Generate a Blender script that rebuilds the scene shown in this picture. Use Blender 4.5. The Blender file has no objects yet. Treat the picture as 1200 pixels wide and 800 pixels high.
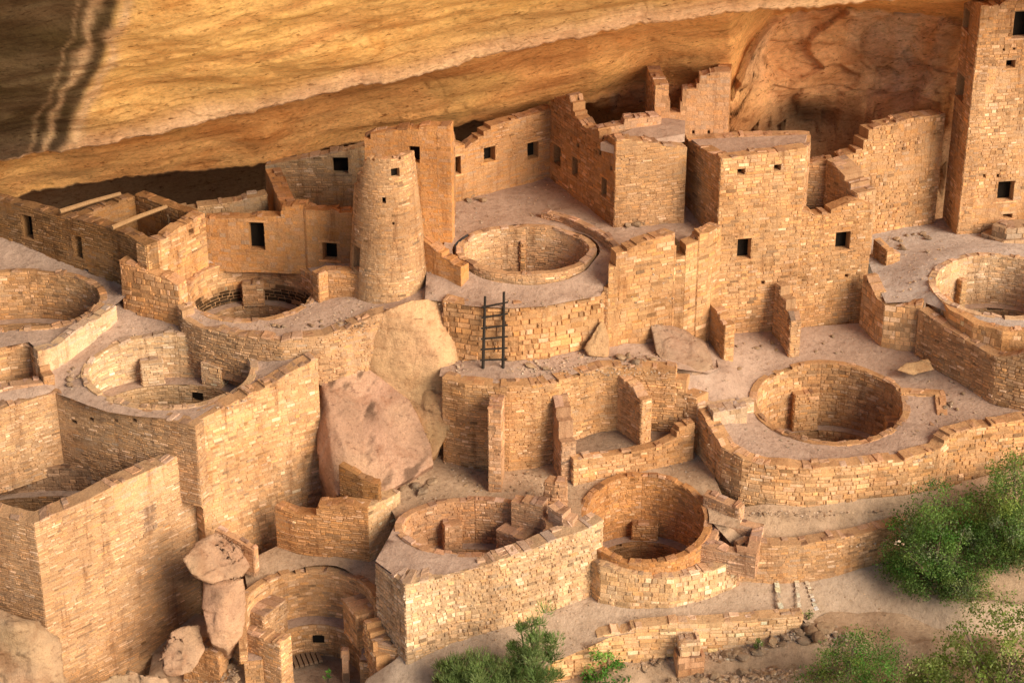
import bpy, bmesh, math, random
from mathutils import Vector, noise
from mathutils.geometry import delaunay_2d_cdt
R = math.radians
random.seed(7)
scene = bpy.context.scene
COL = scene.collection

# ------------------------------------------------------------------ camera model
CAM = Vector((0.0, -47.6, 32.0)); PITCH = R(27.0); F = 2400.0; CX, CY = 600.0, 400.0
def ray(px, py):
    u = (px-CX)/F; v = (py-CY)/F
    c, s = math.cos(PITCH), math.sin(PITCH)
    return Vector((u, c - v*s, -s - v*c))
def P(px, py, z):                       # surveyed point on a level of known height
    d = ray(px, py); t = (z-CAM.z)/d.z
    return CAM + d*t
def PY(px, py, y):                      # surveyed point on a vertical plane of known depth
    d = ray(px, py); t = (y-CAM.y)/d.y
    return CAM + d*t
def N(px, ytop, ybase, zb):             # top of a wall standing on level zb
    return PY(px, ytop, P(px, ybase, zb).y)
def lerp(a, b, t): return a + (b-a)*t
def pl(x, pts):                         # piecewise linear
    if x <= pts[0][0]: return pts[0][1]
    for (x0, y0), (x1, y1) in zip(pts, pts[1:]):
        if x <= x1: return lerp(y0, y1, (x-x0)/(x1-x0))
    return pts[-1][1]
def sstep(a, b, x):
    t = max(0, min(1, (x-a)/(b-a))); return t*t*(3-2*t)
def nz(x, y, z=0.0): return noise.noise(Vector((x, y, z)))
def fbm(p, oct=4, lac=2.1, g=.5):
    a, s = 1.0, 0.0
    q = Vector(p)
    for _ in range(oct):
        s += a*noise.noise(q); q = q*lac + Vector((3.1, 1.7, 5.3)); a *= g
    return s

# ------------------------------------------------------------------ materials
def new_mat(name):
    m = bpy.data.materials.new(name); m.use_nodes = True
    nt = m.node_tree; nt.nodes.clear()
    out = nt.nodes.new('ShaderNodeOutputMaterial'); b = nt.nodes.new('ShaderNodeBsdfPrincipled')
    nt.links.new(b.outputs[0], out.inputs[0])
    b.inputs['Roughness'].default_value = .92
    b.inputs['Specular IOR Level'].default_value = .12
    return m, nt, b
def nd(nt, kind, **kw):
    n = nt.nodes.new(kind)
    for k, v in kw.items():
        if k in n.inputs: n.inputs[k].default_value = v
        else: setattr(n, k, v)
    return n
def pos_node(nt, scale=(1, 1, 1), rot=(0, 0, 0)):
    g = nd(nt, 'ShaderNodeNewGeometry'); mp = nd(nt, 'ShaderNodeMapping')
    mp.inputs['Scale'].default_value = scale; mp.inputs['Rotation'].default_value = rot
    nt.links.new(g.outputs['Position'], mp.inputs[0]); return mp.outputs[0]
def noise_node(nt, vec, scale, detail=5, rough=.6, dist=0.0):
    n = nd(nt, 'ShaderNodeTexNoise'); n.inputs['Scale'].default_value = scale
    n.inputs['Detail'].default_value = detail; n.inputs['Roughness'].default_value = rough
    n.inputs['Distortion'].default_value = dist
    nt.links.new(vec, n.inputs['Vector']); return n.outputs['Fac']
def ramp(nt, fac, stops, interp='LINEAR'):
    r = nd(nt, 'ShaderNodeValToRGB'); cr = r.color_ramp; cr.interpolation = interp
    while len(cr.elements) > 1: cr.elements.remove(cr.elements[0])
    cr.elements[0].position = stops[0][0]; cr.elements[0].color = (*stops[0][1], 1)
    for p, c in stops[1:]:
        e = cr.elements.new(p); e.color = (*c, 1)
    nt.links.new(fac, r.inputs[0]); return r.outputs[0]
def g3(v): return (v, v, v)
def mixc(nt, mode, fac, a, b):
    m = nd(nt, 'ShaderNodeMix', data_type='RGBA', blend_type=mode)
    for sock, val in ((m.inputs[0], fac), (m.inputs[6], a), (m.inputs[7], b)):
        if isinstance(val, bpy.types.NodeSocket): nt.links.new(val, sock)
        elif isinstance(val, (int, float)): sock.default_value = val
        else: sock.default_value = (*val, 1)
    return m.outputs[2]
def bump(nt, b, height, strength, dist, prev=None):
    n = nd(nt, 'ShaderNodeBump'); n.inputs['Strength'].default_value = strength; n.inputs['Distance'].default_value = dist
    nt.links.new(height, n.inputs['Height'])
    if prev: nt.links.new(prev, n.inputs['Normal'])
    nt.links.new(n.outputs[0], b.inputs['Normal']); return n.outputs[0]
def attr(nt):
    a = nd(nt, 'ShaderNodeVertexColor'); a.layer_name = 'Col'; return a.outputs[0]

def mat_masonry():
    m, nt, b = new_mat('masonry'); v = pos_node(nt)
    fine = ramp(nt, noise_node(nt, v, 26, 6, .7), [(.25, g3(.66)), (.5, g3(1.0)), (.78, g3(1.34))])
    big = ramp(nt, noise_node(nt, v, .55, 5, .65, .4), [(.28, (.72, .62, .54)), (.45, (.97, .92, .88)), (.58, (1.05, 1.04, 1.02)), (.74, (1.24, 1.27, 1.3))])
    streak = ramp(nt, noise_node(nt, pos_node(nt, (3, 3, .35)), 1.3, 5, .7), [(.30, (.58, .50, .45)), (.46, (.98, .98, .98)), (.8, (1.14, 1.12, 1.06))])
    c = mixc(nt, 'MULTIPLY', 1.0, attr(nt), fine); c = mixc(nt, 'MULTIPLY', .85, c, big); c = mixc(nt, 'MULTIPLY', .85, c, streak)
    nt.links.new(c, b.inputs['Base Color'])
    p = bump(nt, b, noise_node(nt, v, 45, 6, .75), .7, .025)
    bump(nt, b, noise_node(nt, v, 10, 6, .7), .7, .06, p)
    return m
def mat_dust(name, a, bcol, dark, gritty=1.0):
    m, nt, b = new_mat(name); v = pos_node(nt)
    c = ramp(nt, noise_node(nt, v, .9, 6, .65, .6), [(.3, a), (.62, bcol)])
    c = mixc(nt, 'MULTIPLY', .8, c, ramp(nt, noise_node(nt, v, 6, 6, .72), [(.28, tuple(k*.8 for k in dark)), (.48, g3(1)), (.8, g3(1.18))]))
    c = mixc(nt, 'MULTIPLY', .8*gritty, c, ramp(nt, noise_node(nt, v, 38, 4, .7), [(.3, g3(.72)), (.5, g3(1)), (.75, g3(1.22))]))
    nt.links.new(c, b.inputs['Base Color'])
    p = bump(nt, b, noise_node(nt, v, 4, 9, .74), .8, .12)
    bump(nt, b, noise_node(nt, v, 50, 4, .7), .5*gritty, .02, p)
    return m
def bed_node(nt, scale):
    r = pos_node(nt, (1, 1, 1), (0, R(12.5), 0)); mp = nd(nt, 'ShaderNodeMapping'); mp.inputs['Scale'].default_value = scale
    nt.links.new(r, mp.inputs[0]); return mp.outputs[0]
def mat_cliff():
    m, nt, b = new_mat('cliff_rock'); v = pos_node(nt)
    st = bed_node(nt, (.38, 1.0, 1.0))
    strata = ramp(nt, noise_node(nt, st, 1.6, 10, .74, .35), [(.26, (.66, .50, .40)), (.42, (.94, .88, .82)), (.56, (1.03, 1.03, 1.0)), (.74, (1.18, 1.24, 1.3))])
    patch = ramp(nt, noise_node(nt, bed_node(nt, (.5, 1, 1)), .55, 7, .68, .8), [(.3, (.80, .64, .50)), (.5, (1, 1, 1)), (.7, (1.14, 1.2, 1.1))])
    pit = ramp(nt, noise_node(nt, bed_node(nt, (.9, 2.6, 2.6)), 3.4, 6, .66), [(.33, (.26, .17, .11)), (.40, (1, 1, 1))])
    fine = ramp(nt, noise_node(nt, bed_node(nt, (.6, 1, 1)), 13, 7, .78), [(.25, g3(.50)), (.5, g3(1)), (.8, g3(1.36))])
    vo = nd(nt, 'ShaderNodeTexVoronoi', feature='DISTANCE_TO_EDGE'); vo.inputs['Scale'].default_value = .42
    wv = nd(nt, 'ShaderNodeVectorMath', operation='ADD'); nz_ = nd(nt, 'ShaderNodeTexNoise'); nz_.inputs['Scale'].default_value = 1.1; nz_.inputs['Detail'].default_value = 6
    nt.links.new(v, nz_.inputs['Vector']); nt.links.new(bed_node(nt, (.6, 1, 1)), wv.inputs[0]); nt.links.new(nz_.outputs['Color'], wv.inputs[1]); nt.links.new(wv.outputs[0], vo.inputs['Vector'])
    crk = ramp(nt, vo.outputs['Distance'], [(.0, (.42, .33, .27)), (.012, (.8, .76, .72)), (.03, (1, 1, 1))])
    lines = ramp(nt, noise_node(nt, bed_node(nt, (.10, 3.2, 3.2)), 1.5, 8, .62, .25), [(.36, (.62, .48, .38)), (.43, (1, 1, 1)), (.60, (1, 1, 1)), (.68, (1.25, 1.28, 1.25))])
    flk = ramp(nt, noise_node(nt, bed_node(nt, (.5, 2.2, 2.2)), 6.5, 7, .7), [(.34, (.42, .30, .22)), (.41, (1, 1, 1)), (.62, (1, 1, 1)), (.70, (1.3, 1.34, 1.3))])
    c = mixc(nt, 'MULTIPLY', .65, attr(nt), strata); c = mixc(nt, 'MULTIPLY', .9, c, patch); c = mixc(nt, 'MULTIPLY', .42, c, lines); c = mixc(nt, 'MULTIPLY', .55, c, flk)
    c = mixc(nt, 'MULTIPLY', .8, c, pit); c = mixc(nt, 'MULTIPLY', .8, c, fine); c = mixc(nt, 'MULTIPLY', .3, c, crk)
    nt.links.new(c, b.inputs['Base Color'])
    p = bump(nt, b, noise_node(nt, st, 3.0, 10, .78, .3), .55, .14)
    p = bump(nt, b, lines, .5, .06, p)
    p = bump(nt, b, flk, .7, .05, p)
    p = bump(nt, b, noise_node(nt, v, 7, 10, .78), .7, .08, p)
    p = bump(nt, b, crk, .25, .05, p)
    bump(nt, b, noise_node(nt, v, 40, 4, .7), .4, .02, p)
    return m
def mat_boulder():
    m, nt, b = new_mat('boulder_rock'); v = pos_node(nt)
    patch = ramp(nt, noise_node(nt, v, 1.1, 6, .68, .7), [(.3, (.74, .62, .55)), (.5, (1, 1, 1)), (.72, (1.14, 1.12, 1.08))])
    lich = ramp(nt, noise_node(nt, pos_node(nt, (1, 1, 2.4), (.3, .5, 0)), 5.5, 7, .72), [(.33, (.34, .28, .28)), (.42, (.9, .88, .86)), (.6, (1, 1, 1))])
    fine = ramp(nt, noise_node(nt, v, 22, 6, .75), [(.25, g3(.68)), (.5, g3(1)), (.8, g3(1.25))])
    c = mixc(nt, 'MULTIPLY', .9, attr(nt), patch); c = mixc(nt, 'MULTIPLY', .75, c, lich); c = mixc(nt, 'MULTIPLY', .75, c, fine)
    nt.links.new(c, b.inputs['Base Color'])
    p = bump(nt, b, noise_node(nt, v, 5, 9, .75), .9, .14)
    bump(nt, b, noise_node(nt, v, 42, 4, .7), .5, .02, p)
    return m
def mat_wood(name, c0, c1):
    m, nt, b = new_mat(name); v = pos_node(nt, (8, 8, 1.5))
    c = ramp(nt, noise_node(nt, v, 5, 6, .7), [(.3, c0), (.7, c1)])
    nt.links.new(c, b.inputs['Base Color']); bump(nt, b, noise_node(nt, v, 9, 5, .7), .5, .02); return m
def mat_plain(name, c):
    m, nt, b = new_mat(name); v = pos_node(nt)
    nt.links.new(ramp(nt, noise_node(nt, v, 4, 5, .7), [(.3, tuple(x*.6 for x in c)), (.7, tuple(x*1.4 for x in c))]), b.inputs['Base Color']); return m
def mat_leaf():
    m, nt, b = new_mat('leaf')
    nt.links.new(attr(nt), b.inputs['Base Color']); b.inputs['Roughness'].default_value = .6
    b.inputs['Specular IOR Level'].default_value = .3
    tr = nd(nt, 'ShaderNodeBsdfTranslucent'); mx = nd(nt, 'ShaderNodeMixShader'); mx.inputs[0].default_value = .38
    hs = nd(nt, 'ShaderNodeHueSaturation'); hs.inputs['Value'].default_value = 1.5; hs.inputs['Hue'].default_value = .48
    nt.links.new(attr(nt), hs.inputs['Color']); nt.links.new(hs.outputs[0], tr.inputs[0])
    nt.links.new(b.outputs[0], mx.inputs[1]); nt.links.new(tr.outputs[0], mx.inputs[2])
    out = [n for n in nt.nodes if n.type == 'OUTPUT_MATERIAL'][0]; nt.links.new(mx.outputs[0], out.inputs[0]); return m
M = dict(
    stone=mat_masonry(),
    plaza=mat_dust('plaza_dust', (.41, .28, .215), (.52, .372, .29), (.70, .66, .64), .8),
    grey=mat_dust('grey_dust', (.44, .355, .31), (.56, .465, .41), (.78, .75, .73), .6),
    soil=mat_dust('soil', (.42, .285, .185), (.54, .375, .255), (.62, .56, .5), 1.0),
    path=mat_dust('path_dust', (.46, .335, .24), (.58, .435, .325), (.78, .74, .7), .7),
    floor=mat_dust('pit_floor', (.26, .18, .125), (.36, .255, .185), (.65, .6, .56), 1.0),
    cliff=mat_cliff(), rock=mat_boulder(),
    dark=mat_plain('shade_dark', (.012, .009, .007)),  # near-black colour standing in for shade inside openings and pits
    wood=mat_wood('beam_wood', (.22, .125, .06), (.40, .25, .13)),
    ladder=mat_wood('ladder_wood', (.016, .013, .012), (.055, .044, .036)),
    bark=mat_wood('bark', (.10, .07, .05), (.24, .18, .13)),
    grate=mat_wood('grate_wood', (.16, .10, .065), (.27, .18, .12)),
    metal=mat_plain('grey_metal', (.28, .29, .32)),
    leaf=mat_leaf())

# ------------------------------------------------------------------ object helpers
ORG = {}
USED = {}
def tag(o, label=None, cat=None, group=None, kind=None):
    if label: o['label'] = label
    if cat: o['category'] = cat
    if group: o['group'] = group
    if kind: o['kind'] = kind
    return o
def empty(name, loc):
    o = bpy.data.objects.new(name, None); COL.objects.link(o); o.location = loc; o.empty_display_size = .3
    ORG[o.name] = Vector(loc); return o
def mesh_obj(name, verts, faces, mat, parent=None, cols=None, smooth=False, origin=None):
    if parent is not None: org = ORG[parent.name]
    elif origin is not None: org = Vector(origin)
    else:
        n = len(verts); org = Vector((sum(v[0] for v in verts)/n, sum(v[1] for v in verts)/n, min(v[2] for v in verts)))
    me = bpy.data.meshes.new(name)
    me.from_pydata([(v[0]-org.x, v[1]-org.y, v[2]-org.z) for v in verts], [], faces)
    if cols is not None:
        a = me.attributes.new('Col', 'FLOAT_COLOR', 'POINT')
        flat = []
        for c in cols: flat += (c[0], c[1], c[2], 1.0)
        a.data.foreach_set('color', flat)
    if smooth: me.polygons.foreach_set('use_smooth', [True]*len(me.polygons))
    me.materials.append(mat); me.update()
    o = bpy.data.objects.new(name, me); COL.objects.link(o)
    if parent is not None: o.parent = parent
    else: o.location = org
    ORG[o.name] = org.copy(); return o

class MB:
    def __init__(s): s.v = []; s.f = []; s.c = []
    def quad_box(s, b, t, col):           # b, t: four bottom and four top corners
        n = len(s.v); s.v += b + t; s.c += [col]*8
        s.f += [(n+3, n+2, n+1, n), (n+4, n+5, n+6, n+7)]
        for i in range(4):
            j = (i+1) % 4; s.f.append((n+i, n+j, n+4+j, n+4+i))
    def box(s, c, half, rz=0, col=(1, 1, 1), tilt=0, jit=0):
        cz, sz = math.cos(rz), math.sin(rz); pts = []
        for dz in (-1, 1):
            for dx, dy in ((-1, -1), (1, -1), (1, 1), (-1, 1)):
                x, y, z = dx*half[0], dy*half[1], dz*half[2] + tilt*dx*half[0]
                x += random.uniform(-jit, jit); y += random.uniform(-jit, jit); z += random.uniform(-jit, jit)*.6
                pts.append((c[0]+x*cz-y*sz, c[1]+x*sz+y*cz, c[2]+z))
        s.quad_box(pts[:4], pts[4:], col)
    def tube(s, pts, rads, col=(1, 1, 1), n=7):
        base = len(s.v)
        for i, p in enumerate(pts):
            p = Vector(p); a = Vector(pts[max(0, i-1)]); b = Vector(pts[min(len(pts)-1, i+1)])
            d = (b-a).normalized(); u = d.orthogonal().normalized(); w = d.cross(u)
            for k in range(n):
                t = 2*math.pi*k/n; s.v.append(tuple(p + (u*math.cos(t)+w*math.sin(t))*rads[i])); s.c.append(col)
        for i in range(len(pts)-1):
            for k in range(n):
                a = base+i*n+k; b = base+i*n+(k+1) % n; s.f.append((a, b, b+n, a+n))
        s.f.append(tuple(base+k for k in range(n))[::-1]); s.f.append(tuple(base+(len(pts)-1)*n+k for k in range(n)))
    def build(s, name, mat, parent=None, smooth=False, cols=True, origin=None):
        return mesh_obj(name, s.v, s.f, mat, parent, s.c if cols else None, smooth, origin)

# ------------------------------------------------------------------ masonry
TINT = dict(gold=(.60, .36, .192), amber=(.56, .30, .138), pale=(.68, .465, .285), rose=(.58, .35, .212), dim=(.36, .22, .13), grey=(.48, .325, .20), brown=(.36, .19, .08))  # brown is deepened to carry painted overhang shade
def stone_col(t, x, y, z, plaster=0):
    b = random.gauss(1, .135 if not plaster else .04)
    r = random.random()
    if not plaster:
        if r < .07: b *= 1.38
        elif r < .15: b *= .68
    g = 1 + .25*nz(x*.45, y*.45, z*.6) + .10*nz(x*1.7, y*1.7, z*2.2)
    b *= max(.5, g)
    h = random.gauss(0, .035) + .06*nz(x*.3+9, y*.3, z*.4)
    s = random.uniform(-.08, .10)
    lum = .3*t[0]+.59*t[1]+.11*t[2]
    c = [t[0]*(1+h), t[1], t[2]*(1-1.5*h)]
    if r < .07: s = .22
    return tuple(max(.01, min(.9, (k+(lum-k)*s)*b)) for k in c)

def wall(name, nodes, zb, th=.4, closed=False, tint='gold', parent=None, openings=(), rag=.10, cap=True, cap_rag=1.0,
         course=(.065, .12), slen=(.13, .36), prot=.018, plaster=.22, taper=None, back=True, seg=.28, origin=None, capcol=None, soot=None, wob=.05):
    """a rubble wall: nodes run along its seen face, the thickness lies to the left of the direction of travel"""
    tint = TINT[tint] if isinstance(tint, str) else tint
    pts = [Vector((n[0], n[1])) for n in nodes]; zt = [n[2] for n in nodes]
    if closed: pts.append(pts[0].copy()); zt.append(zt[0])
    L = [0.0]
    for a, b in zip(pts, pts[1:]): L.append(L[-1] + max(1e-4, (b-a).length))
    total = L[-1]
    # openings measured on the face
    ops = []
    for op in openings:
        x0, y0, x1, y1 = op[:4]; kind = op[4] if len(op) > 4 else 'window'
        best = None
        for i, (a, b) in enumerate(zip(pts, pts[1:])):
            d = b-a
            if d.length < .05: continue
            n = Vector((d.y, -d.x)).normalized()
            def hit(px, py):
                r = ray(px, py); den = n.x*r.x+n.y*r.y
                if abs(den) < 1e-6: return None
                t = (n.x*(a.x-CAM.x)+n.y*(a.y-CAM.y))/den
                w = CAM+r*t; return t, (Vector((w.x, w.y))-a).dot(d)/d.length, w.z, den
            xm, ym = (x0+x1)/2, (y0+y1)/2
            h = hit(xm, ym)
            if not h or h[3] > 0 or not (-.02 <= h[1] <= d.length+.02): continue
            if best is None or h[0] < best[0]:
                s0, s1 = hit(x0, ym)[1], hit(x1, ym)[1]; zlo, zhi = hit(xm, y1)[2], hit(xm, y0)[2]
                best = (h[0], L[i]+min(s0, s1), L[i]+max(s0, s1), zlo, zhi)
        if best: ops.append((max(.05, best[1]), min(total-.05, best[2]), best[3], best[4], kind))
        else: print('opening missed', name, op)
    # breakpoints
    bs = []
    for i in range(len(pts)-1):
        k = max(1, int(round((L[i+1]-L[i])/seg)))
        bs += [lerp(L[i], L[i+1], j/k) for j in range(k)]
    bs.append(total)
    hard = [L[i] for i in range(len(L))]
    for o in ops: bs += [o[0], o[1]]
    bs = sorted(bs); S = [bs[0]]
    opedges = {round(e, 5) for o in ops for e in o[:2]} | {round(h, 5) for h in hard}
    for b in bs[1:]:
        if b-S[-1] < .03:
            if round(b, 5) in opedges and round(S[-1], 5) not in opedges: S[-1] = b
            elif round(b, 5) in opedges and b-S[-1] > 1e-4: S.append(b)
            continue
        S.append(b)
    # joint normals
    segn = []
    for a, b in zip(pts, pts[1:]):
        d = (b-a); d = d.normalized() if d.length > 1e-3 else Vector((0, 0)); segn.append(Vector((-d.y, d.x)))
    for i, n in enumerate(segn):
        if n.length < .5: segn[i] = segn[i-1] if i else segn[i+1]
    jn = []
    for i in range(len(pts)):
        if closed and i in (0, len(pts)-1): a, b = segn[-1], segn[0]
        else: a, b = segn[max(0, i-1)], segn[min(len(segn)-1, i)]
        m = (a+b); m = m.normalized() if m.length > 1e-3 else a
        jn.append(m/max(.5, m.dot(a)))
    def locate(s):
        s = max(0, min(total, s))
        lo = 0
        for i in range(len(L)-1):
            if s <= L[i+1] + 1e-9: lo = i; break
        return lo, (s-L[lo])/(L[lo+1]-L[lo])
    def at(s, off=0.0, smoothn=True):
        i, t = locate(s); p = pts[i].lerp(pts[i+1], t)
        n = jn[i].lerp(jn[i+1], t); return p + n*off
    seed = random.uniform(0, 99)
    def top(s):
        i, t = locate(s); return lerp(zt[i], zt[i+1], t)
    sty = random.Random(int(seed*1000)); cs_ = sty.uniform(.68, 1.15); course = (course[0]*cs_, course[1]*cs_*sty.uniform(.9, 1.15))
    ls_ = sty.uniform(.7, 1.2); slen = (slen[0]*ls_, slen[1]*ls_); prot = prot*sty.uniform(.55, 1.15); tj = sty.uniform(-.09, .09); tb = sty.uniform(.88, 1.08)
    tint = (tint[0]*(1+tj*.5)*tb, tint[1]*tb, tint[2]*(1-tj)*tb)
    ends = []; drop = 0
    for s in S:
        z = top(s)
        if rag > 0:
            r = nz(s*.9+seed, 3.3)*1.1 + nz(s*2.6+seed, 7.7)*.7 + nz(s*7+seed, 1.7)*.35
            z += rag*(max(-1.5, min(.5, r)))
        ends.append(z)
    if closed: ends[-1] = ends[0]
    tops = []
    for i in range(len(S)-1):
        d_ = 0
        if rag > 0 and random.random() < .08: d_ = -random.uniform(.03, .09)
        if rag > 0 and abs(ends[i+1]-ends[i]) > .42*(S[i+1]-S[i]):
            m_ = (ends[i]+ends[i+1])/2+random.uniform(-.05, .03); tops.append((m_+random.uniform(-.02, .02), m_+random.uniform(-.02, .02)))
        else: tops.append((ends[i]+d_, ends[i+1]+d_))
    import bisect
    def top_at(s):
        k = max(0, min(len(tops)-1, bisect.bisect_right(S, s)-1)); t = (s-S[k])/max(1e-4, S[k+1]-S[k]); return lerp(tops[k][0], tops[k][1], max(0, min(1, t)))
    mb = MB(); mort = tuple(c*.84 for c in tint)
    for k, (s0, s1) in enumerate(zip(S, S[1:])):
        a, b = at(s0), at(s1); a2, b2 = at(s0, th), at(s1, th)
        ranges = []; z = zb; sm = (s0+s1)/2
        for o in sorted([o for o in ops if o[0]-1e-4 <= s0 and s1 <= o[1]+1e-4], key=lambda o: o[2]):
            if o[2] > z: ranges.append((z, o[2]))
            z = o[3]
        if min(tops[k]) > z: ranges.append((z, tops[k]))
        for z0, z1 in ranges:
            z1, z1b = z1 if isinstance(z1, tuple) else (z1, z1)
            mc = tuple(c*(1+.1*nz(a.x*2, a.y*2, z1)) for c in mort)
            mb.quad_box([(a.x, a.y, z0), (b.x, b.y, z0), (b2.x, b2.y, z0), (a2.x, a2.y, z0)],
                        [(a.x, a.y, z1), (b.x, b.y, z1b), (b2.x, b2.y, z1b), (a2.x, a2.y, z1)], mc)
    # stones
    v, f, c = mb.v, mb.f, mb.c
    def stone(A, B, nA, nB, z0, z1, d, ch, col):
        # A, B 2D points on the face; outward normals
        j = lambda k: random.uniform(-k, k)
        n = len(v); jj = min(.012, (z1-z0)*.12)
        q = [(A, nA, z0), (B, nB, z0), (B, nB, z1), (A, nA, z1)]
        for (p, nn, z) in q: v.append((p.x-nn.x*.01, p.y-nn.y*.01, z))
        t = (B-A); tl = t.length; t = t/tl if tl > 1e-6 else Vector((1, 0))
        cc = min(ch, tl*.3); cz = min(ch, (z1-z0)*.3)
        for sx, sz, (p, nn, z) in ((1, 1, q[0]), (-1, 1, q[1]), (-1, -1, q[2]), (1, -1, q[3])):
            dd = d*random.uniform(.75, 1.15)
            e = p + t*(sx*cc + j(jj)) + nn*dd
            v.append((e.x, e.y, z + sz*cz + j(jj*.8)))
        c.extend([tuple(k*.90 for k in col)]*4 + [col]*4)
        f.append((n+4, n+5, n+6, n+7))
        for i in range(4):
            k = (i+1) % 4; f.append((n+i, n+k, n+4+k, n+4+i))
    def cover(posf, nf, s0, s1, brk, topf, zlo, opl, side):
        zmax = max(topf(lerp(s0, s1, k/60)) for k in range(61))
        z = zlo + random.uniform(-.06, 0)
        sd = random.uniform(0, 50)
        while z < zmax:
            h = random.uniform(*course)
            s = s0
            edges = [e for e in brk if s0 < e < s1] + [s1]
            first = True
            while s < s1-1e-4:
                l = random.uniform(*slen)
                if random.random() < .15: l *= .5
                if first: l *= random.uniform(.3, 1); first = False
                e = s+l
                nx = min(x for x in edges if x > s+1e-5)
                if e > nx-.07: e = nx
                wz = wob*nz((s+e)*.6+sd, z*.4)
                za, zc = z+wz, z+h+wz
                tp = min(topf(s+.01), topf(e-.01), topf((s+e)/2))
                pieces = [(s, e)]
                if zc > tp+.02: 
                    if za > tp-.035: pieces = []
                    zc = min(zc, tp+.004)
                for (o0, o1, oz0, oz1, *_k) in opl:
                    if za < oz1-.01 and zc > oz0+.01:
                        np_ = []
                        for (p0, p1) in pieces:
                            if p1 <= o0 or p0 >= o1: np_.append((p0, p1)); continue
                            if p0 < o0-.04: np_.append((p0, o0))
                            if p1 > o1+.04: np_.append((o1, p1))
                        pieces = np_
                for p0, p1 in pieces:
                    g = random.uniform(.003, .009)
                    if p1-p0 < .03 or zc-za < .03: continue
                    A, B = posf(p0+g), posf(p1-g); mid = (A+B)/2
                    pz = plaster > 0 and (nz(mid.x*.55+seed, mid.y*.55+seed*.3, z*.7)*.4+.22*nz(mid.x*1.9, mid.y*1.9+seed, z*2.3)+.5 < plaster+.08)
                    col = stone_col(tint, mid.x, mid.y, z, pz)
                    if soot is not None:
                        k_ = sstep(.12, -.12, za-soot-.45*nz(mid.x*1.4, mid.y*1.4, 7)); col = tuple(q*(1-.9*k_) for q in col)
                    d = .006+random.random()*.003 if pz else max(.003, random.gauss(prot, prot*.45))
                    if not pz and random.random() < .05: continue
                    gz = g*.9
                    if pz: 
                        A, B = posf(p0), posf(p1); gz = -.001
                    stone(A, B, nf(p0), nf(p1), za+gz, zc-gz, d, .004 if pz else min(.022, prot*.8), col)
                s = e
            z += h
    brk = []
    for i in range(1, len(pts)-1):
        if segn[i-1].dot(segn[i]) < .88: brk.append(L[i])
    def nfront(s):
        i, t = locate(s); a = jn[i].lerp(jn[i+1], t).normalized()
        if any(abs(s-x) < .02 for x in brk): a = segn[i]
        return -a
    cover(lambda s: at(s), nfront, 0, total, brk, top_at, zb, ops, 1)
    if back: cover(lambda s: at(s, th), lambda s: -nfront(s), 0, total, brk, top_at, max(zb, min(min(t_) for t_ in tops)-1.6), ops, -1)
    if not closed:
        for s_, sg in ((0, -1), (total, 1)):
            A, B = at(s_), at(s_, th)
            t = (B-A).normalized(); i = 0 if s_ == 0 else len(segn)-1
            out = Vector((segn[i].y, -segn[i].x))*sg
            tp = top_at(s_ + (.01 if s_ == 0 else -.01))
            cover(lambda s: A.lerp(B, s/th), lambda s: out, 0, th, [], lambda s: tp, zb, [], 0)
    # coping
    if cap:
        s = 0.0; cc = capcol or tuple(k*q for k, q in zip(tint, (.80, .80, .92)))
        while s < total-.04:
            l = random.uniform(.10, .34); e = min(total, s+l)
            if e-s > .08:
                nrow = random.choice((1, 2)) if th < .3 else random.choice((1, 2, 2, 3))
                ws = [0, th] if nrow == 1 else ([0, th*random.uniform(.3, .7), th] if nrow == 2 else [0, th*random.uniform(.25, .4), th*random.uniform(.55, .75), th])
                ta, tb_ = top_at(s+.01), top_at(e-.01); tp = (ta+tb_)/2
                if abs(ta-tb_) > .25: s = e; continue
                for w0, w1 in zip(ws, ws[1:]):
                    if random.random() < .55*cap_rag: continue
                    h = random.choice((.004, .01, .018, .028, .05))*random.uniform(.6, 1.1)*cap_rag
                    A, B = at(s+.006, w0-.012), at(e-.006, w0-.012); C, D = at(e-.006, w1+.008), at(s+.006, w1+.008)
                    col = stone_col(cc, A.x, A.y, tp)
                    j = lambda: random.uniform(-.014, .014)*cap_rag
                    zz_ = (ta, tb_, tb_, ta); bq = [(q.x+j(), q.y+j(), z_-.02) for q, z_ in zip((A, B, C, D), zz_)]
                    cen = (A+B+C+D)/4
                    tq = [(lerp(q.x, cen.x, .08)+j(), lerp(q.y, cen.y, .08)+j(), z_+h+j()*1.2) for q, z_ in zip((A, B, C, D), zz_)]
                    mb.quad_box(bq, tq, col)
            s = e
    if taper:
        (tx, ty), k = taper
        mb.v[:] = [(tx+(x-tx)*(1-k*(z-zb)), ty+(y-ty)*(1-k*(z-zb)), z) for x, y, z in mb.v]
    o = mb.build(name, M['stone'], parent, origin=origin or ((at(total/2).x, at(total/2).y, zb) if parent is None else None))
    # openings closed by near-black panels that stand in for interior shade
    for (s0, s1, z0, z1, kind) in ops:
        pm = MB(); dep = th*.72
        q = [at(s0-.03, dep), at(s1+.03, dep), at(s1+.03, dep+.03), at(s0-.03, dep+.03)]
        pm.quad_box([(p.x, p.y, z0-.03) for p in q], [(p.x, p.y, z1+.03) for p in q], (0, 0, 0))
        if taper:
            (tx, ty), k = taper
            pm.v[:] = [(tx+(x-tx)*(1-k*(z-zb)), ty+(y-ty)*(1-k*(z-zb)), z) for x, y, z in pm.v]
        w = pm.build(kind, M['dark'], o, cols=False)
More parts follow.
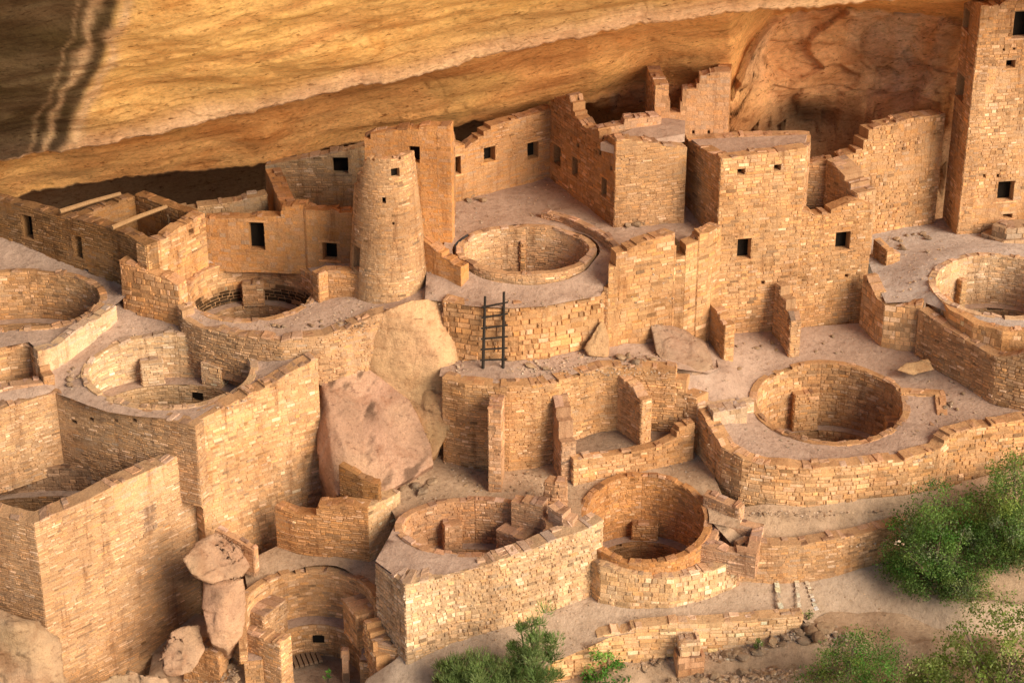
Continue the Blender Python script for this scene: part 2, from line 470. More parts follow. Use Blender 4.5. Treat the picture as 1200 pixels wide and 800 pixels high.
        if (s1-s0) > .28:
            lm = MB(); lw = (s1-s0)*.16+.04
            q = [at(s0-lw, -.016), at(s1+lw, -.016), at(s1+lw, th*.6), at(s0-lw, th*.6)]
            lm.quad_box([(p.x, p.y, z1-.012) for p in q], [(p.x, p.y, z1+.055) for p in q], stone_col(tint, s0, s1, z1))
            q = [at(s0-lw, -.02), at(s1+lw, -.02), at(s1+lw, th*.6), at(s0-lw, th*.6)]
            sm = MB(); sm.quad_box([(p.x, p.y, z0-.05) for p in q], [(p.x, p.y, z0+.008) for p in q], stone_col(tuple(k*1.15 for k in tint), s0, s1, z0))
            if taper:
                (tx, ty), k = taper
                for mm in (lm, sm): mm.v[:] = [(tx+(x-tx)*(1-k*(z-zb)), ty+(y-ty)*(1-k*(z-zb)), z) for x, y, z in mm.v]
            lm.build('lintel', M['stone'], w if parent is None else w)
            sm.build('sill', M['stone'], w)
    return o

RUB = dict(course=(.08, .16), slen=(.12, .38), prot=.034, wob=.10)     # rough rubble
FINE = dict(course=(.07, .115), slen=(.14, .36), prot=.014, wob=.03)

# ------------------------------------------------------------------ ground sheets
def in_poly(x, y, poly):
    r = False; n = len(poly)
    for i in range(n):
        a, b = poly[i], poly[i-1]
        if (a[1] > y) != (b[1] > y) and x < (b[0]-a[0])*(y-a[1])/(b[1]-a[1])+a[0]: r = not r
    return r
def idw(ctrl, x, y, p=3.0):
    sw = sz = 0
    for a in ctrl:
        d = (a[0]-x)**2+(a[1]-y)**2
        if d < 1e-6: return a[2]
        w = d**(-p/2); sw += w; sz += w*a[2]
    return sz/sw
def sheet(name, outline, mat, holes=(), extra=(), flush=(), rough=.03, step=.3, kind='structure', label=None, skirt=0):
    O = [P(*q) if not isinstance(q, Vector) else q for q in outline]
    ctrl = [tuple(q) for q in O] + [tuple(P(*q)) if not isinstance(q, Vector) else tuple(q) for q in extra]
    dens = []
    for a, b in zip(O, O[1:]+O[:1]):
        k = max(1, int((b-a).length/.6)); dens += [a.lerp(b, j/k) for j in range(k)]
    ctrl += [tuple(q) for q in dens]
    poly = [(q.x, q.y) for q in dens]
    for key in flush:
        k = KIVA[key]
        for j in range(28):
            t = 2*math.pi*j/28
            ctrl.append((k['cx']+(k['rx']+.15)*math.cos(t), k['cy']+(k['ry']+.15)*math.sin(t), lerp(k['zf'], k['zb'], (math.sin(t)+1)/2)-.03))
    pts = [Vector(q) for q in poly]; edges = [(i, (i+1) % len(poly)) for i in range(len(poly))]
    for (cx, cy, rx, ry) in holes:
        n0 = len(pts); k = 40
        for j in range(k):
            t = 2*math.pi*j/k; pts.append(Vector((cx+rx*math.cos(t), cy+ry*math.sin(t)))); edges.append((n0+j, n0+(j+1) % k))
    x0, x1 = min(q[0] for q in poly), max(q[0] for q in poly); y0, y1 = min(q[1] for q in poly), max(q[1] for q in poly)
    y = y0
    while y < y1:
        x = x0
        while x < x1:
            xx, yy = x+random.uniform(-.1, .1)*step*3, y+random.uniform(-.1, .1)*step*3
            if in_poly(xx, yy, poly): pts.append(Vector((xx, yy)))
            x += step
        y += step
    vo, eo, fo, *_ = delaunay_2d_cdt(pts, edges, [], 0, 1e-4)
    vs = []
    for q in vo:
        z = idw(ctrl, q.x, q.y) + rough*(fbm((q.x*.9, q.y*.9, 2.0), 3)) + rough*.5*nz(q.x*4, q.y*4)
        vs.append((q.x, q.y, z))
    fs = []
    for t in fo:
        mx = sum(vo[i].x for i in t)/len(t); my = sum(vo[i].y for i in t)/len(t)
        if not in_poly(mx, my, poly): continue
        if any(((mx-cx)/rx)**2+((my-cy)/ry)**2 < 1 for cx, cy, rx, ry in holes): continue
        fs.append(tuple(t))
    if skirt:
        n0 = len(poly); b0 = len(vs); ccx = sum(q[0] for q in poly)/n0; ar = sum(poly[i][0]*poly[(i+1) % n0][1]-poly[(i+1) % n0][0]*poly[i][1] for i in range(n0)); sg = 1 if ar > 0 else -1
        for i in range(n0):
            a_, b_ = poly[i-1], poly[(i+1) % n0]; d = Vector((b_[0]-a_[0], b_[1]-a_[1])); d = d.normalized() if d.length > 1e-4 else Vector((1, 0)); nn = Vector((d.y, -d.x))*sg
            q = vs[i]; w_ = skirt*(1+.7*nz(q[0]*1.3, q[1]*1.3, 3)+.4*nz(q[0]*4, q[1]*4, 3))
            vs.append((q[0]+nn.x*w_, q[1]+nn.y*w_, q[2]-.10-.05*nz(q[0]*3, q[1]*3, 1))); 
        for i in range(n0):
            vs.append((vs[b0+i][0]*2-vs[i][0]+(vs[b0+i][0]-vs[i][0])*.3, vs[b0+i][1]*2-vs[i][1]+(vs[b0+i][1]-vs[i][1])*.3, vs[i][2]-.6))
        for i in range(n0):
            j = (i+1) % n0; fs += [(i, j, b0+j, b0+i), (b0+i, b0+j, b0+n0+j, b0+n0+i)]
    o = mesh_obj(name, vs, fs, M[mat], smooth=True)
    tag(o, kind=kind, label=label)
    return lambda x, y: idw(ctrl, x, y)
def on(h, px, py, z0=1.0):
    p = P(px, py, z0)
    for _ in range(6): p = P(px, py, h(p.x, p.y))
    return p

# ------------------------------------------------------------------ kivas
KIVA = {}
def kiva_geo(key, Lp, Rp, Bp, Fp, zf, zb):
    cx = (Lp+Rp)/2; f = P(cx, Fp, zf); b = P(cx, Bp, zb); cy = (f.y+b.y)/2; ry = (b.y-f.y)/2; zm = (zf+zb)/2
    # pixel row of the centre
    e = CAM - Vector((0, cy, zm)); k = (zm-CAM.z)/(cy-CAM.y)
    th = math.atan(-k) - PITCH; pm = CY + F*math.tan(th)
    l, r = P(Lp, pm, zm), P(Rp, pm, zm)
    KIVA[key] = dict(cx=(l.x+r.x)/2, cy=cy, rx=(r.x-l.x)/2, ry=ry, zf=zf, zb=zb)
    return KIVA[key]
def hole(key, off=.1):
    k = KIVA[key]; return (k['cx'], k['cy'], k['rx']+off, k['ry']+off)
def kiva(key, label, group, depth=1.9, bench_h=.85, bench_w=.32, pil=(), th=.2, tint='gold', pil_h=.75, pil_w=.6, pil_d=.32, rag=.05, niche=(80,), out=True, floor_m='floor', style=None, zcut=None, arc=None, soot=None):
    k = KIVA[key]; cx, cy, rx, ry = k['cx'], k['cy'], k['rx'], k['ry']
    zlow = min(k['zf'], k['zb']); zfl = zlow-depth; zbn = zfl+bench_h
    root = empty('kiva', (cx, cy, zfl)); tag(root, label, 'kiva', group)
    n = 44
    def ring(r, zfun):
        if arc:
            out_ = []
            for j in range(n+1):
                t_ = R(lerp(arc[1], arc[0], j/n)); out_.append(Vector((cx+(rx+r)*math.cos(t_), cy+(ry+r)*math.sin(t_), zfun(math.sin(t_)))))
            return out_
        return [Vector((cx+(rx+r)*math.cos(-2*math.pi*j/n+math.pi/2), cy+(ry+r)*math.sin(-2*math.pi*j/n+math.pi/2), zfun(math.sin(-2*math.pi*j/n+math.pi/2)))) for j in range(n)]
    st = dict(style or {})
    wall('lining_wall', ring(0, lambda s: lerp(k['zf'], k['zb'], (s+1)/2) if zcut is None else zcut(s)), zbn-.05, th, not arc, tint, root, rag=rag, back=out, soot=None if soot is None else zbn+soot, **st)
    if bench_h > 0:
        wall('bench', ring(-bench_w, lambda s: zbn), zfl-.05, bench_w+.1, not arc, tuple(q*.9 for q in TINT[tint]), root, rag=.015, cap=False, back=False)
    mb = MB(); rr = 28; mb.v.append((cx, cy, zfl)); 
    for j in range(rr):
        t = 2*math.pi*j/rr; mb.v.append((cx+(rx)*math.cos(t), cy+(ry)*math.sin(t), zfl))
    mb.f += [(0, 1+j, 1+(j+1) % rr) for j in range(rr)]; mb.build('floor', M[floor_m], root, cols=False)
    if bench_h > 0:
        mb = MB(); zz = zbn+.012
        for j in range(rr*2):
            t = 2*math.pi*j/(rr*2); a = random.uniform(-.02, .02)
            mb.v += [(cx+(rx-bench_w+a)*math.cos(t), cy+(ry-bench_w+a)*math.sin(t), zz), (cx+(rx+.02)*math.cos(t), cy+(ry+.02)*math.sin(t), zz)]
        m2 = rr*4
        mb.f += [(2*j, 2*j+1, (2*j+3) % m2, (2*j+2) % m2) for j in range(rr*2) if not arc or arc[0] < (360*j/(rr*2)+(-360 if 360*j/(rr*2) > 290 else 0)) < arc[1]]
        mb.build('bench_top', M['plaza'], root, cols=False)
    for pdef in pil:
        a, w, h, d = (list(pdef)+[None]*4)[:4] if isinstance(pdef, (tuple, list)) else (pdef, None, None, None)
        w = w or pil_w; h = h or pil_h; d = d or pil_d
        t = R(a); c = Vector((cx+(rx-d)*math.cos(t), cy+(ry-d)*math.sin(t))); rad = Vector((math.cos(t)/rx, math.sin(t)/ry)).normalized()
        tan = Vector((rad.y, -rad.x))     # travel so that the seen face looks inward
        A, B = c-tan*(w/2), c+tan*(w/2); z1 = zbn+h
        wall('pilaster', [Vector((A.x, A.y, z1)), Vector((B.x, B.y, z1))], zbn, d+.05, False, tint, root, rag=.02, cap_rag=.6, back=False)
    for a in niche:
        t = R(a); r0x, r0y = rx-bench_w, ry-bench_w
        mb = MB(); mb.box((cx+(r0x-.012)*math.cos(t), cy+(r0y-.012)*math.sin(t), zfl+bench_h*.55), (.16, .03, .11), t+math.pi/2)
        mb.build('niche', M['dark'], root, cols=False)  # near-black block paints the shade of a niche
    return root

# ------------------------------------------------------------------ rocks
def dent(me, amp, freq, seed, strata=0.0):
    for v in me.vertices:
        p = v.co
        q = Vector((p.x*freq+seed, p.y*freq, p.z*freq))
        rdg = 1-abs(noise.noise(q*1.7+Vector((seed, 0, 4))))*2
        crk = -max(0, rdg-.88)*2.0*amp
        step = noise.cell(Vector((p.x*1.3+seed+.5*nz(p.z, p.y), p.y*1.3, p.z*1.8+.4*nz(p.x, p.y))))
        d = amp*fbm(q, 6) + crk + amp*.9*(step-.5) + strata*nz(p.x*.4+seed, p.y*.4, p.z*7)
        v.co = p + v.normal*d
def boulder(label, pts, col, amp=.07, freq=1.1, vox=.075, smooth=3, seed=0, group=None, name='boulder', cat='boulder', parent=None, streak=0):
    c = sum(pts, Vector())/len(pts); org = Vector((c.x, c.y, min(p.z for p in pts)))
    bm = bmesh.new()
    for p in pts: bm.verts.new(p-org)
    r = bmesh.ops.convex_hull(bm, input=bm.verts)
    for vtx in [v for v in bm.verts if not v.link_faces]: bm.verts.remove(vtx)
    bmesh.ops.recalc_face_normals(bm, faces=bm.faces)
    me = bpy.data.meshes.new(name); bm.to_mesh(me); bm.free()
    tmp = bpy.data.objects.new('tmp', me); COL.objects.link(tmp)
    md = tmp.modifiers.new('r', 'REMESH'); md.mode = 'VOXEL'; md.voxel_size = vox
    if smooth:
        ms = tmp.modifiers.new('s', 'SMOOTH'); ms.iterations = smooth; ms.factor = .5
    dg = bpy.context.evaluated_depsgraph_get(); dg.update()
    m2 = bpy.data.meshes.new_from_object(tmp.evaluated_get(dg)); bpy.data.objects.remove(tmp)
    m2.name = name
    dent(m2, amp, freq, seed, amp*.25)
    a = m2.attributes.get('Col') or m2.attributes.new('Col', 'FLOAT_COLOR', 'POINT')
    flat = []
    for v in m2.vertices:
        g = max(.35, 1+.30*fbm((v.co.x*.8+seed, v.co.y*.8, v.co.z*.8), 4) - .12*max(0, (1-abs(noise.noise(Vector((v.co.x*freq*1.7+seed*2.7, v.co.y*freq*1.7, v.co.z*freq*1.7+4))))*2)-.82)*4)
        if streak:
            q_ = (v.co.x*1.2+v.co.z*1.2, v.co.y*1.2, v.co.z*2.6-v.co.x*2.6); g *= 1-streak*sstep(.12, .5, fbm(q_, 5))*sstep(-.3, .3, fbm((v.co.x*.5+2, v.co.y*.5, v.co.z*.5), 2)+.1)
        flat += (col[0]*g, col[1]*g*(1+.05*nz(v.co.x, v.co.y, v.co.z+seed)), col[2]*g, 1)
    a.data.foreach_set('color', flat)
    m2.polygons.foreach_set('use_smooth', [True]*len(m2.polygons))
    m2.materials.clear(); m2.materials.append(M['rock'])
    o = bpy.data.objects.new(name, m2); COL.objects.link(o); o.location = org; ORG[o.name] = org
    if label: tag(o, label, cat, group)
    return o
def pebble_mesh(seed, flat=.6):
    bm = bmesh.new(); bmesh.ops.create_icosphere(bm, subdivisions=2, radius=1)
    rnd = random.Random(seed)
    planes = []
    for _ in range(9):
        d = Vector((rnd.gauss(0, 1), rnd.gauss(0, 1), rnd.gauss(0, 1))).normalized(); planes.append((d, rnd.uniform(.55, .85)))
    for v in bm.verts:
        for d, k in planes:
            s = v.co.dot(d)
            if s > k: v.co -= d*(s-k)
        v.co *= 1+.06*nz(v.co.x*3+seed, v.co.y*3, v.co.z*3)
        v.co.z *= flat
    me = bpy.data.meshes.new('loose_rock'); bm.to_mesh(me); bm.free()
    a = me.attributes.new('Col', 'FLOAT_COLOR', 'POINT'); b = rnd.uniform(.8, 1.25); w = rnd.uniform(0, .35)
    base = [lerp(x, y, w) for x, y in zip((.40, .27, .165), (.42, .36, .31))]
    flatc = []
    for _ in me.vertices: flatc += [k*b for k in base]+[1]
    a.data.foreach_set('color', flatc); me.materials.append(M['rock']); return me
PEB = [pebble_mesh(i*3.7+1, [.5, .65, .8, .4][i % 4]) for i in range(14)]
def loose_rock(p, size, label, group, i):
    o = bpy.data.objects.new('loose_rock', PEB[i % len(PEB)]); COL.objects.link(o)
    o.location = (p.x, p.y, p.z + size*.3); o.scale = (size*random.uniform(.8, 1.3), size*random.uniform(.7, 1.1), size*random.uniform(.7, 1.0))
    o.rotation_euler = (random.uniform(-.3, .3), random.uniform(-.3, .3), random.uniform(0, 6.28)); tag(o, label, 'rock', group)
    return o

# ------------------------------------------------------------------ plants
def bush(name, label, cat, base, rad, height, nclump, per, leaf=(.05, .09), cols=((.035, .075, .018), (.07, .12, .03), (.10, .15, .05)), group=None,
         stems=9, needle=False, clump_r=.35, spread=1.0, open_=.0, lean=(0, 0), barecol=None, seed=1):
    rnd = random.Random(seed)
    root = empty(name, base); tag(root, label, cat, group)
    br = MB(); lv = MB()
    clumps = []
    for i in range(nclump):
        for _ in range(30):
            u = Vector((rnd.uniform(-1, 1), rnd.uniform(-1, 1), rnd.uniform(0, 1)))
            rr = math.sqrt(u.x**2+u.y**2+(u.z*1.0)**2)
            if open_ < rr < 1: break
        lump = 1+.25*nz(u.x*2+seed, u.y*2, u.z*2)
        c = Vector(base) + Vector((u.x*rad*lump+lean[0]*u.z, u.y*rad*lump*spread+lean[1]*u.z, .1+u.z*height*lump))
        clumps.append(c)
    for i in range(stems):
        c = clumps[i*len(clumps)//stems]
        b0 = Vector(base)+Vector((rnd.uniform(-.15, .15)*rad, rnd.uniform(-.15, .15)*rad, -.15))
        m = b0.lerp(c, .5)+Vector((rnd.uniform(-.2, .2), rnd.uniform(-.2, .2), rnd.uniform(0, .2)))*rad*.5
        w = .02+.018*height
        br.tube([b0, b0.lerp(m, .5)+Vector((rnd.uniform(-.05, .05), 0, 0)), m, m.lerp(c, .6), c], [w, w*.8, w*.6, w*.4, w*.15], barecol or (1, 1, 1), 6)
        for _ in range(3):
            c2 = min(clumps, key=lambda q: (q-m).length+rnd.uniform(0, 1.2)*rad)
            br.tube([m, m.lerp(c2, .5)+Vector((rnd.uniform(-.1, .1), rnd.uniform(-.1, .1), .05)), c2], [w*.45, w*.3, w*.1], (1, 1, 1), 5)
    br.build('branches', M['bark'], root, cols=False)
    for c in clumps:
        tone = rnd.choice(cols); bri = rnd.uniform(.7, 1.35); cr = clump_r*rnd.uniform(.6, 1.3)
        hgt = (c.z-base[2])/max(.1, height)
        for _ in range(int(per*(1.25-.5*hgt))):
            d = Vector((rnd.gauss(0, 1), rnd.gauss(0, 1), rnd.gauss(0, .8))); d = d.normalized()*(rnd.random()**.5)*cr
            p = c+d
            s = rnd.uniform(*leaf)
            if needle:
                ax = (d.normalized()*.6+Vector((rnd.uniform(-.35, .35), rnd.uniform(-.6, .6), .7))).normalized(); wdt = ax.orthogonal().normalized()*s*.09; ax = ax*s
                q = [p-wdt, p+wdt, p+wdt*.3+ax, p-wdt*.3+ax]
            else:
                n = Vector((rnd.gauss(0, 1), rnd.gauss(0, 1), rnd.gauss(.7, 1))).normalized(); a = n.orthogonal().normalized(); t = rnd.uniform(0, 6.28)
                b_ = n.cross(a); a, b_ = a*math.cos(t)+b_*math.sin(t), b_*math.cos(t)-a*math.sin(t)
                q = [p-a*s*.5, p+b_*s*.28+n*s*.06, p+a*s*.5, p-b_*s*.28+n*s*.06]
            k = len(lv.v); lv.v += [tuple(x) for x in q]; lv.f.append((k, k+1, k+2, k+3))
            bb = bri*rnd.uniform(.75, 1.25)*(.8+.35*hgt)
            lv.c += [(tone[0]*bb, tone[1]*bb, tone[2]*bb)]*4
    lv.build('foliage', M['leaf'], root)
    return root

# ================================================================== THE ALCOVE ROCK
def build_cliff():
    lip = [(-700, 300), (-300, 226), (0, 187), (130, 168), (300, 130), (420, 100), (600, 62), (760, 27), (880, 13), (1100, -2), (1300, -16), (1900, -60)]
    edge = [(-700, 330), (-300, 262), (0, 234), (140, 213), (310, 193), (420, 172), (520, 148), (575, 142), (650, 128), (700, 118), (760, 95), (830, 100), (856, 110), (885, 40), (905, 20), (1000, 14), (1100, 22), (1200, 22), (1900, 10)]
    edy = [(-700, 10.2), (0, 10.7), (310, 11.2), (420, 12), (560, 12.3), (700, 12.6), (800, 13.2), (860, 13.6), (905, 14.6), (1100, 14.6), (1900, 14.0)]
    side = lambda px: sstep(600, 780, px)              # right of here the rock runs down as a back wall
    cols = []; n = 640
    for i in range(n+1):
        px = -400 + 2000*i/n
        jag = 5*nz(px*.035, 1.2) + 3*nz(px*.12, 4.0)
        lp = PY(px, pl(px, lip), 8.6); ed = PY(px, pl(px, edge), pl(px, edy)); jz = -jag*.6/34; je = -jag/34
        s = side(px)
        left = 1-s
        rows = []
        xf = lambda y: (px-CX)/F*0 + lp.x*(y+47.6)/(8.6+47.6)*.25 + lp.x*.75
        rows.append((Vector((lp.x, -2.5, lp.z+24)), 0))
        rows.append((Vector((lp.x, -1.0, lp.z+14)), 14))
        rows.append((Vector((lp.x, 1.6, lp.z+8.4)), 24))
        rows.append((Vector((lp.x, 5.2, lp.z+4.2)), 34))
        rows.append((Vector((lp.x, 8.3, lp.z+.75)), 56))
        rows.append((lp, 10))
        rows.append((Vector((lp.x, 9.25, lp.z+.42)), 6))
        mid = Vector((lerp(lp.x, ed.x, .45), lerp(8.9, ed.y, .5), lerp(lp.z+.3, ed.z, .36)+.05))
        rows.append((mid, 16))
        rows.append((ed, 20))
        # beyond the edge: dark void on the left, the back wall on the right
        a = Vector((ed.x, ed.y+.9, ed.z+.7)); b = Vector((ed.x, ed.y+.55, ed.z-1.3)); rows.append((a.lerp(b, s), 22))
        a = Vector((ed.x, 17.5, ed.z+.2)); b = Vector((ed.x, ed.y+.75, lerp(ed.z, 7, .62))); rows.append((a.lerp(b, s), 44))
        a = Vector((ed.x, 18, 3)); b = Vector((ed.x, ed.y+1.1, 3.5)); rows.append((a.lerp(b, s), 14))
        cols.append((px, s, rows, jz, je))
    vs = []; cs = []; nrow = None
    for px, s, rows, jz, je in cols:
        col = []
        for r in range(len(rows)-1):
            p0, _ = rows[r]; p1, k = rows[r+1]
            for j in range(k): col.append((r, j/k, p0.lerp(p1, j/k)))
        col.append((len(rows)-2, 1.0, rows[-1][0]))
        nrow = len(col)
        for r, t, p in col:
            q = Vector((p.x*.28, p.y*.5, p.z*.5))
            big = fbm((p.x*.12+p.y*.16, p.y*.24-p.x*.05, (p.z-.22*p.x)*.25+.07*p.x), 3)
            # tilted beds: ridged noise along the bedding direction
            bed = p.z*1.0 + p.x*-.22 + .35*nz(p.x*.2, p.y*.3, 1.0)
            rid = abs(nz(p.x*.12, bed*1.6, 5.0))*-1.0
            pz_ = p.z-.22*p.x; sm = fbm((p.x*.34+.5*p.y, p.y*.9-.12*p.x, pz_*1.1+.1*p.x), 5)
            amp = 1.0 if r >= 2 else .9
            near = 1.0
            if r in (4, 5): near = .45
            if r >= 8 and s < .5: near = .8
            fr = (pz_*.9+p.y*.25+.5*nz(p.x*.15, pz_*.4, 3)+.12*fbm((p.x*.8, pz_*1.5, p.y), 3)); saw = (fr*1.15) % 1.0
            msk = sstep(-.25, .35, nz(p.x*.22, pz_*.6, 11))
            d = Vector((0, -.75, -.45))*(big*.38*amp*near + sm*.12*near + (saw-.5)*.075*msk*near + (((fr*3.1) % 1.0)-.5)*.03*(1-msk*.5)*near)
            if r >= 8 and s > .3:
                blk = nz(p.x*.55+3, p.z*.45, 9.0); blk2 = noise.cell(Vector((p.x*.6+nz(p.z*.7, 2)*1.2, p.z*.5+.4*nz(p.x*.5, 3), 4))); blk3 = noise.cell(Vector((p.x*1.4+nz(p.z*1.1, 8)*1.1, p.z*1.1+.5*nz(p.x*.9, 6), 7)))
                d += Vector((0, 1, 0))*(blk*.26 + (blk2-.5)*.24 + (blk3-.5)*.10 + .09*fbm((p.x*1.6, 2, p.z*2.2), 6) + ((p.z*.8+.15*p.x+.3*nz(p.x*.5, p.z*.5, 2)) % 1.0-.5)*.08)*s
                # a shoulder of rock left of the bare back wall, a hollow low in it
                d += Vector((0, 1, 0))*1.1*math.exp(-((px-960)/70)**2-((p.z-7.6)/1.1)**2)
                d += Vector((0, -1, 0))*.5*math.exp(-((px-880)/45)**2)*(1-sstep(7, 12, p.z)*.4)
            v = p+d
            if r == 5: v.z += jz
            elif r == 4: v.z += jz*t**6
            elif r == 6: v.z += jz*(1-t)
            elif r == 8: v.z += je*(1-t)**3
            elif r == 7: v.z += je*t**6
            if r in (4, 5): v += Vector((0, 0, .10*nz(px*.03, 2.2)+.05*nz(px*.15, 8)))
            vs.append(v)
            # rock colours by bed and height above the lip, with a painted lip highlight
            yel = Vector((.95, .58, .22)); org = Vector((.90, .47, .18)); red = Vector((.68, .32, .115)); pnk = Vector((.86, .55, .34))
            var = Vector((.034, .023, .015)); gry = Vector((.27, .20, .15))
            n1 = nz(p.x*.12, bed*.9, 2.0)+.5*nz(p.x*.5, bed*2.6, 3.0)
            if r <= 4:
                c = yel.lerp(org, sstep(-.05, .75, n1))
                h = p.z - (rows[5][0].z)          # metres above the lip
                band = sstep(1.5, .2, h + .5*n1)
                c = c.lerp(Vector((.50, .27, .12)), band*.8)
                c = c.lerp(pnk*1.1, sstep(.75, .1, h+.25*nz(p.x*.5, 3.1))*.75)  # paler pink at the lip paints in the light its edge catches
                # desert varnish on the far left, split by pale wash streaks
                bx = rows[5][0].x + 0
                edge_x = -12.0 + h*.52
                u = p.x - edge_x + .35*nz(p.x*.25, p.z*.25, 8) + .10*nz(p.x, p.z*2, 3)
                vm = .93*sstep(-.95, -1.3, u); vm = min(.95, vm)
                u += .25*fbm((p.x*1.2, p.z*.8, 6), 4); st = math.exp(-((u+.95)/.20)**2) + .75*math.exp(-((u+1.75)/.12)**2) + .3*math.exp(-((u+2.2)/.07)**2)
                c = c.lerp(var*max(.6, 1.5+2.2*fbm((p.x*.5, bed*1.1, 4), 4)), vm)
                c = c.lerp(Vector((.80, .52, .30)), min(1, st)*.9*sstep(7.8, 5.2, h + nz(p.x, p.z)))
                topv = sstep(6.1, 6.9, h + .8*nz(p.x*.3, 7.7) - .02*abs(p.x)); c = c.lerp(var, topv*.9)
            elif r <= 7:
                c = red.lerp(org, sstep(-.5, .5, n1))
                if r == 5: c = pnk.lerp(red, t)
                c = c.lerp(Vector((.52, .33, .12)), .5*sstep(.25, .6, nz(p.x*.35, p.z*.6, 6)))
                if s > .5: c = c.lerp(org*1.1, .5)
            else:
                c = red.lerp(gry, .7*(1-s))
                if s > .05:
                    w = Vector((.76, .40, .19)).lerp(Vector((.84, .54, .33)), sstep(.0, .5, nz(p.x*.9, p.z*.16, 3.3)))
                    w = w.lerp(Vector((.46, .21, .085)), sstep(.1, .5, nz(p.x*.5+7, p.z*.5, 1.3)))
                    stn = sstep(.05, .45, nz(p.x*1.6, p.z*.10, 5.5)+.3*nz(p.x*4, p.z*.3, 2)); w = w.lerp(Vector((.74, .50, .33)), stn*.55*sstep(8, 9.5, p.z)); stn2 = sstep(.15, .5, nz(p.x*1.3+40, p.z*.12, 9.5)); w = w.lerp(Vector((.46, .24, .11)), stn2*.5); w = w*1.12
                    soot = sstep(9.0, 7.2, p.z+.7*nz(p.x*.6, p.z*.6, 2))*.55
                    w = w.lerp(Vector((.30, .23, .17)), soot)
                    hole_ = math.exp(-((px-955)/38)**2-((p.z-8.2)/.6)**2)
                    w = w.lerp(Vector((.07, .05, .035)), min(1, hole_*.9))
                    c = c.lerp(w, s)
            cs.append(tuple(max(.008, k) for k in c))
    fs = []
    for i in range(n):
        for j in range(nrow-1):
            a = i*nrow+j; fs.append((a, a+1, a+nrow+1, a+nrow))
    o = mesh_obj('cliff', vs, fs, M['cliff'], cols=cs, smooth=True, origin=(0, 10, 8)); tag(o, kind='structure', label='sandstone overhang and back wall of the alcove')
build_cliff()

# ================================================================== KIVA PLACES
kiva_geo('A', 104, 294, 392, 475, 4.95, 5.6)
kiva_geo('B', 222, 368, 303, 373, 6.12, 6.45)
kiva_geo('C', 886, 1058, 426, 517, 3.15, 3.75)
kiva_geo('D', 542, 691, 266, 318, 7.15, 7.5)
kiva_geo('E', 471, 640, 586, 647, 2.1, 2.3)
kiva_geo('F', 686, 826, 557, 655, 1.5, 2.3)
kiva_geo('L', -70, 184, 548, 610, 2.7, 2.7)
kiva_geo('U', -75, 117, 318, 384, 5.95, 6.4)
kiva_geo('R', 1097, 1252, 299, 370, 5.55, 5.9)
kiva_geo('K', 288, 440, 669, 800, -.7, .5)

# ================================================================== GROUND
o = bpy.data.meshes.new('g'); 
gv = []; gf = []
xs = [-400, -120, -60, -30, -20, -10, 0, 10, 20, 30, 60, 120, 400]; ys = [-400, -150, -60, -30, -16, -9, -5, -2, 2, 6, 10, 14, 18, 30, 200]
for y in ys:
    for x in xs:
        z = pl(y, [(-400, -60), (-150, -45), (-60, -24), (-30, -14), (-16, -8), (-9, -5.2), (-5, -4.0), (-2, -3.0), (2, -2.5), (10, 0), (18, 2), (200, 2)])
        gv.append((x, y, z+.4*nz(x*.1, y*.1)))
for j in range(len(ys)-1):
    for i in range(len(xs)-1):
        a = j*len(xs)+i; gf.append((a, a+1, a+len(xs)+1, a+len(xs)))
tag(mesh_obj('ground', gv, gf, M['soil'], smooth=True, origin=(0, 0, -3)), kind='structure')

hPath = sheet('path', [(330, 900, -2.3), (400, 850, -1.9), (430, 795, -1.0), (462, 774, -.5), (475, 760, -.35), (583, 728, 0), (690, 688, .2), (790, 690, .3), (868, 672, .35), (1000, 658, .4), (1062, 648, .5), (1120, 690, .4), (1300, 690, .5), (1400, 790, -.9), (1250, 785, -.95), (1100, 780, -.95), (985, 765, -.95), (950, 738, -.1), (942, 726, .2), (880, 729, .15), (770, 737, .08), (715, 746, -.05), (650, 774, -.35), (600, 812, -.8), (540, 870, -1.3), (480, 940, -2.0)], 'path', rough=.04, extra=[(960, 728, .2), (1000, 738, .2), (1060, 742, .2), (1130, 746, .22), (1200, 748, .24), (1300, 748, .3)])
hSlope = sheet('rubble_slope', [(520, 900, -2.6), (600, 812, -.95), (652, 795, -1.35), (740, 770, -.95), (860, 754, -.6), (938, 735, -.1), (975, 715, -.25), (1100, 715, -.25), (1300, 715, -.15), (1500, 900, -2.5), (1100, 960, -4.0), (700, 960, -4.1)], 'soil', rough=.10, extra=[(950, 733, .0), (1000, 742, .0), (1050, 748, .02), (1100, 752, .03), (1170, 754, .04), (1250, 756, .05), (1320, 756, .08)])
hMid = sheet('earth_bank', [(842, 585, 1.95), (870, 592, 1.95), (950, 592, 2.0), (1060, 580, 2.1), (1110, 570, 2.2), (1200, 545, 2.6), (1330, 530, 2.9), (1400, 690, .9), (1200, 705, .42), (1100, 700, .35), (1050, 660, .4), (1062, 618, 1.25), (985, 634, 1.2), (940, 642, 1.15), (868, 650, 1.1), (835, 612, 1.9)], 'soil', rough=.08)
hA = sheet('lower_court', [(455, 590, 2.0), (430, 555, 2.3), (480, 528, 2.3), (520, 525, 2.2), (600, 530, 2.2), (700, 520, 2.3), (815, 500, 2.4), (838, 560, 2.2), (852, 592, 2.0), (870, 600, 1.9), (866, 620, 1.85), (830, 612, 1.9), (755, 610, 2.0), (690, 612, 1.95), (668, 628, 1.9), (640, 612, 1.98), (560, 622, 1.9), (472, 622, 1.9)], 'soil', holes=[hole('E', .12), hole('F', .12)], rough=.05)
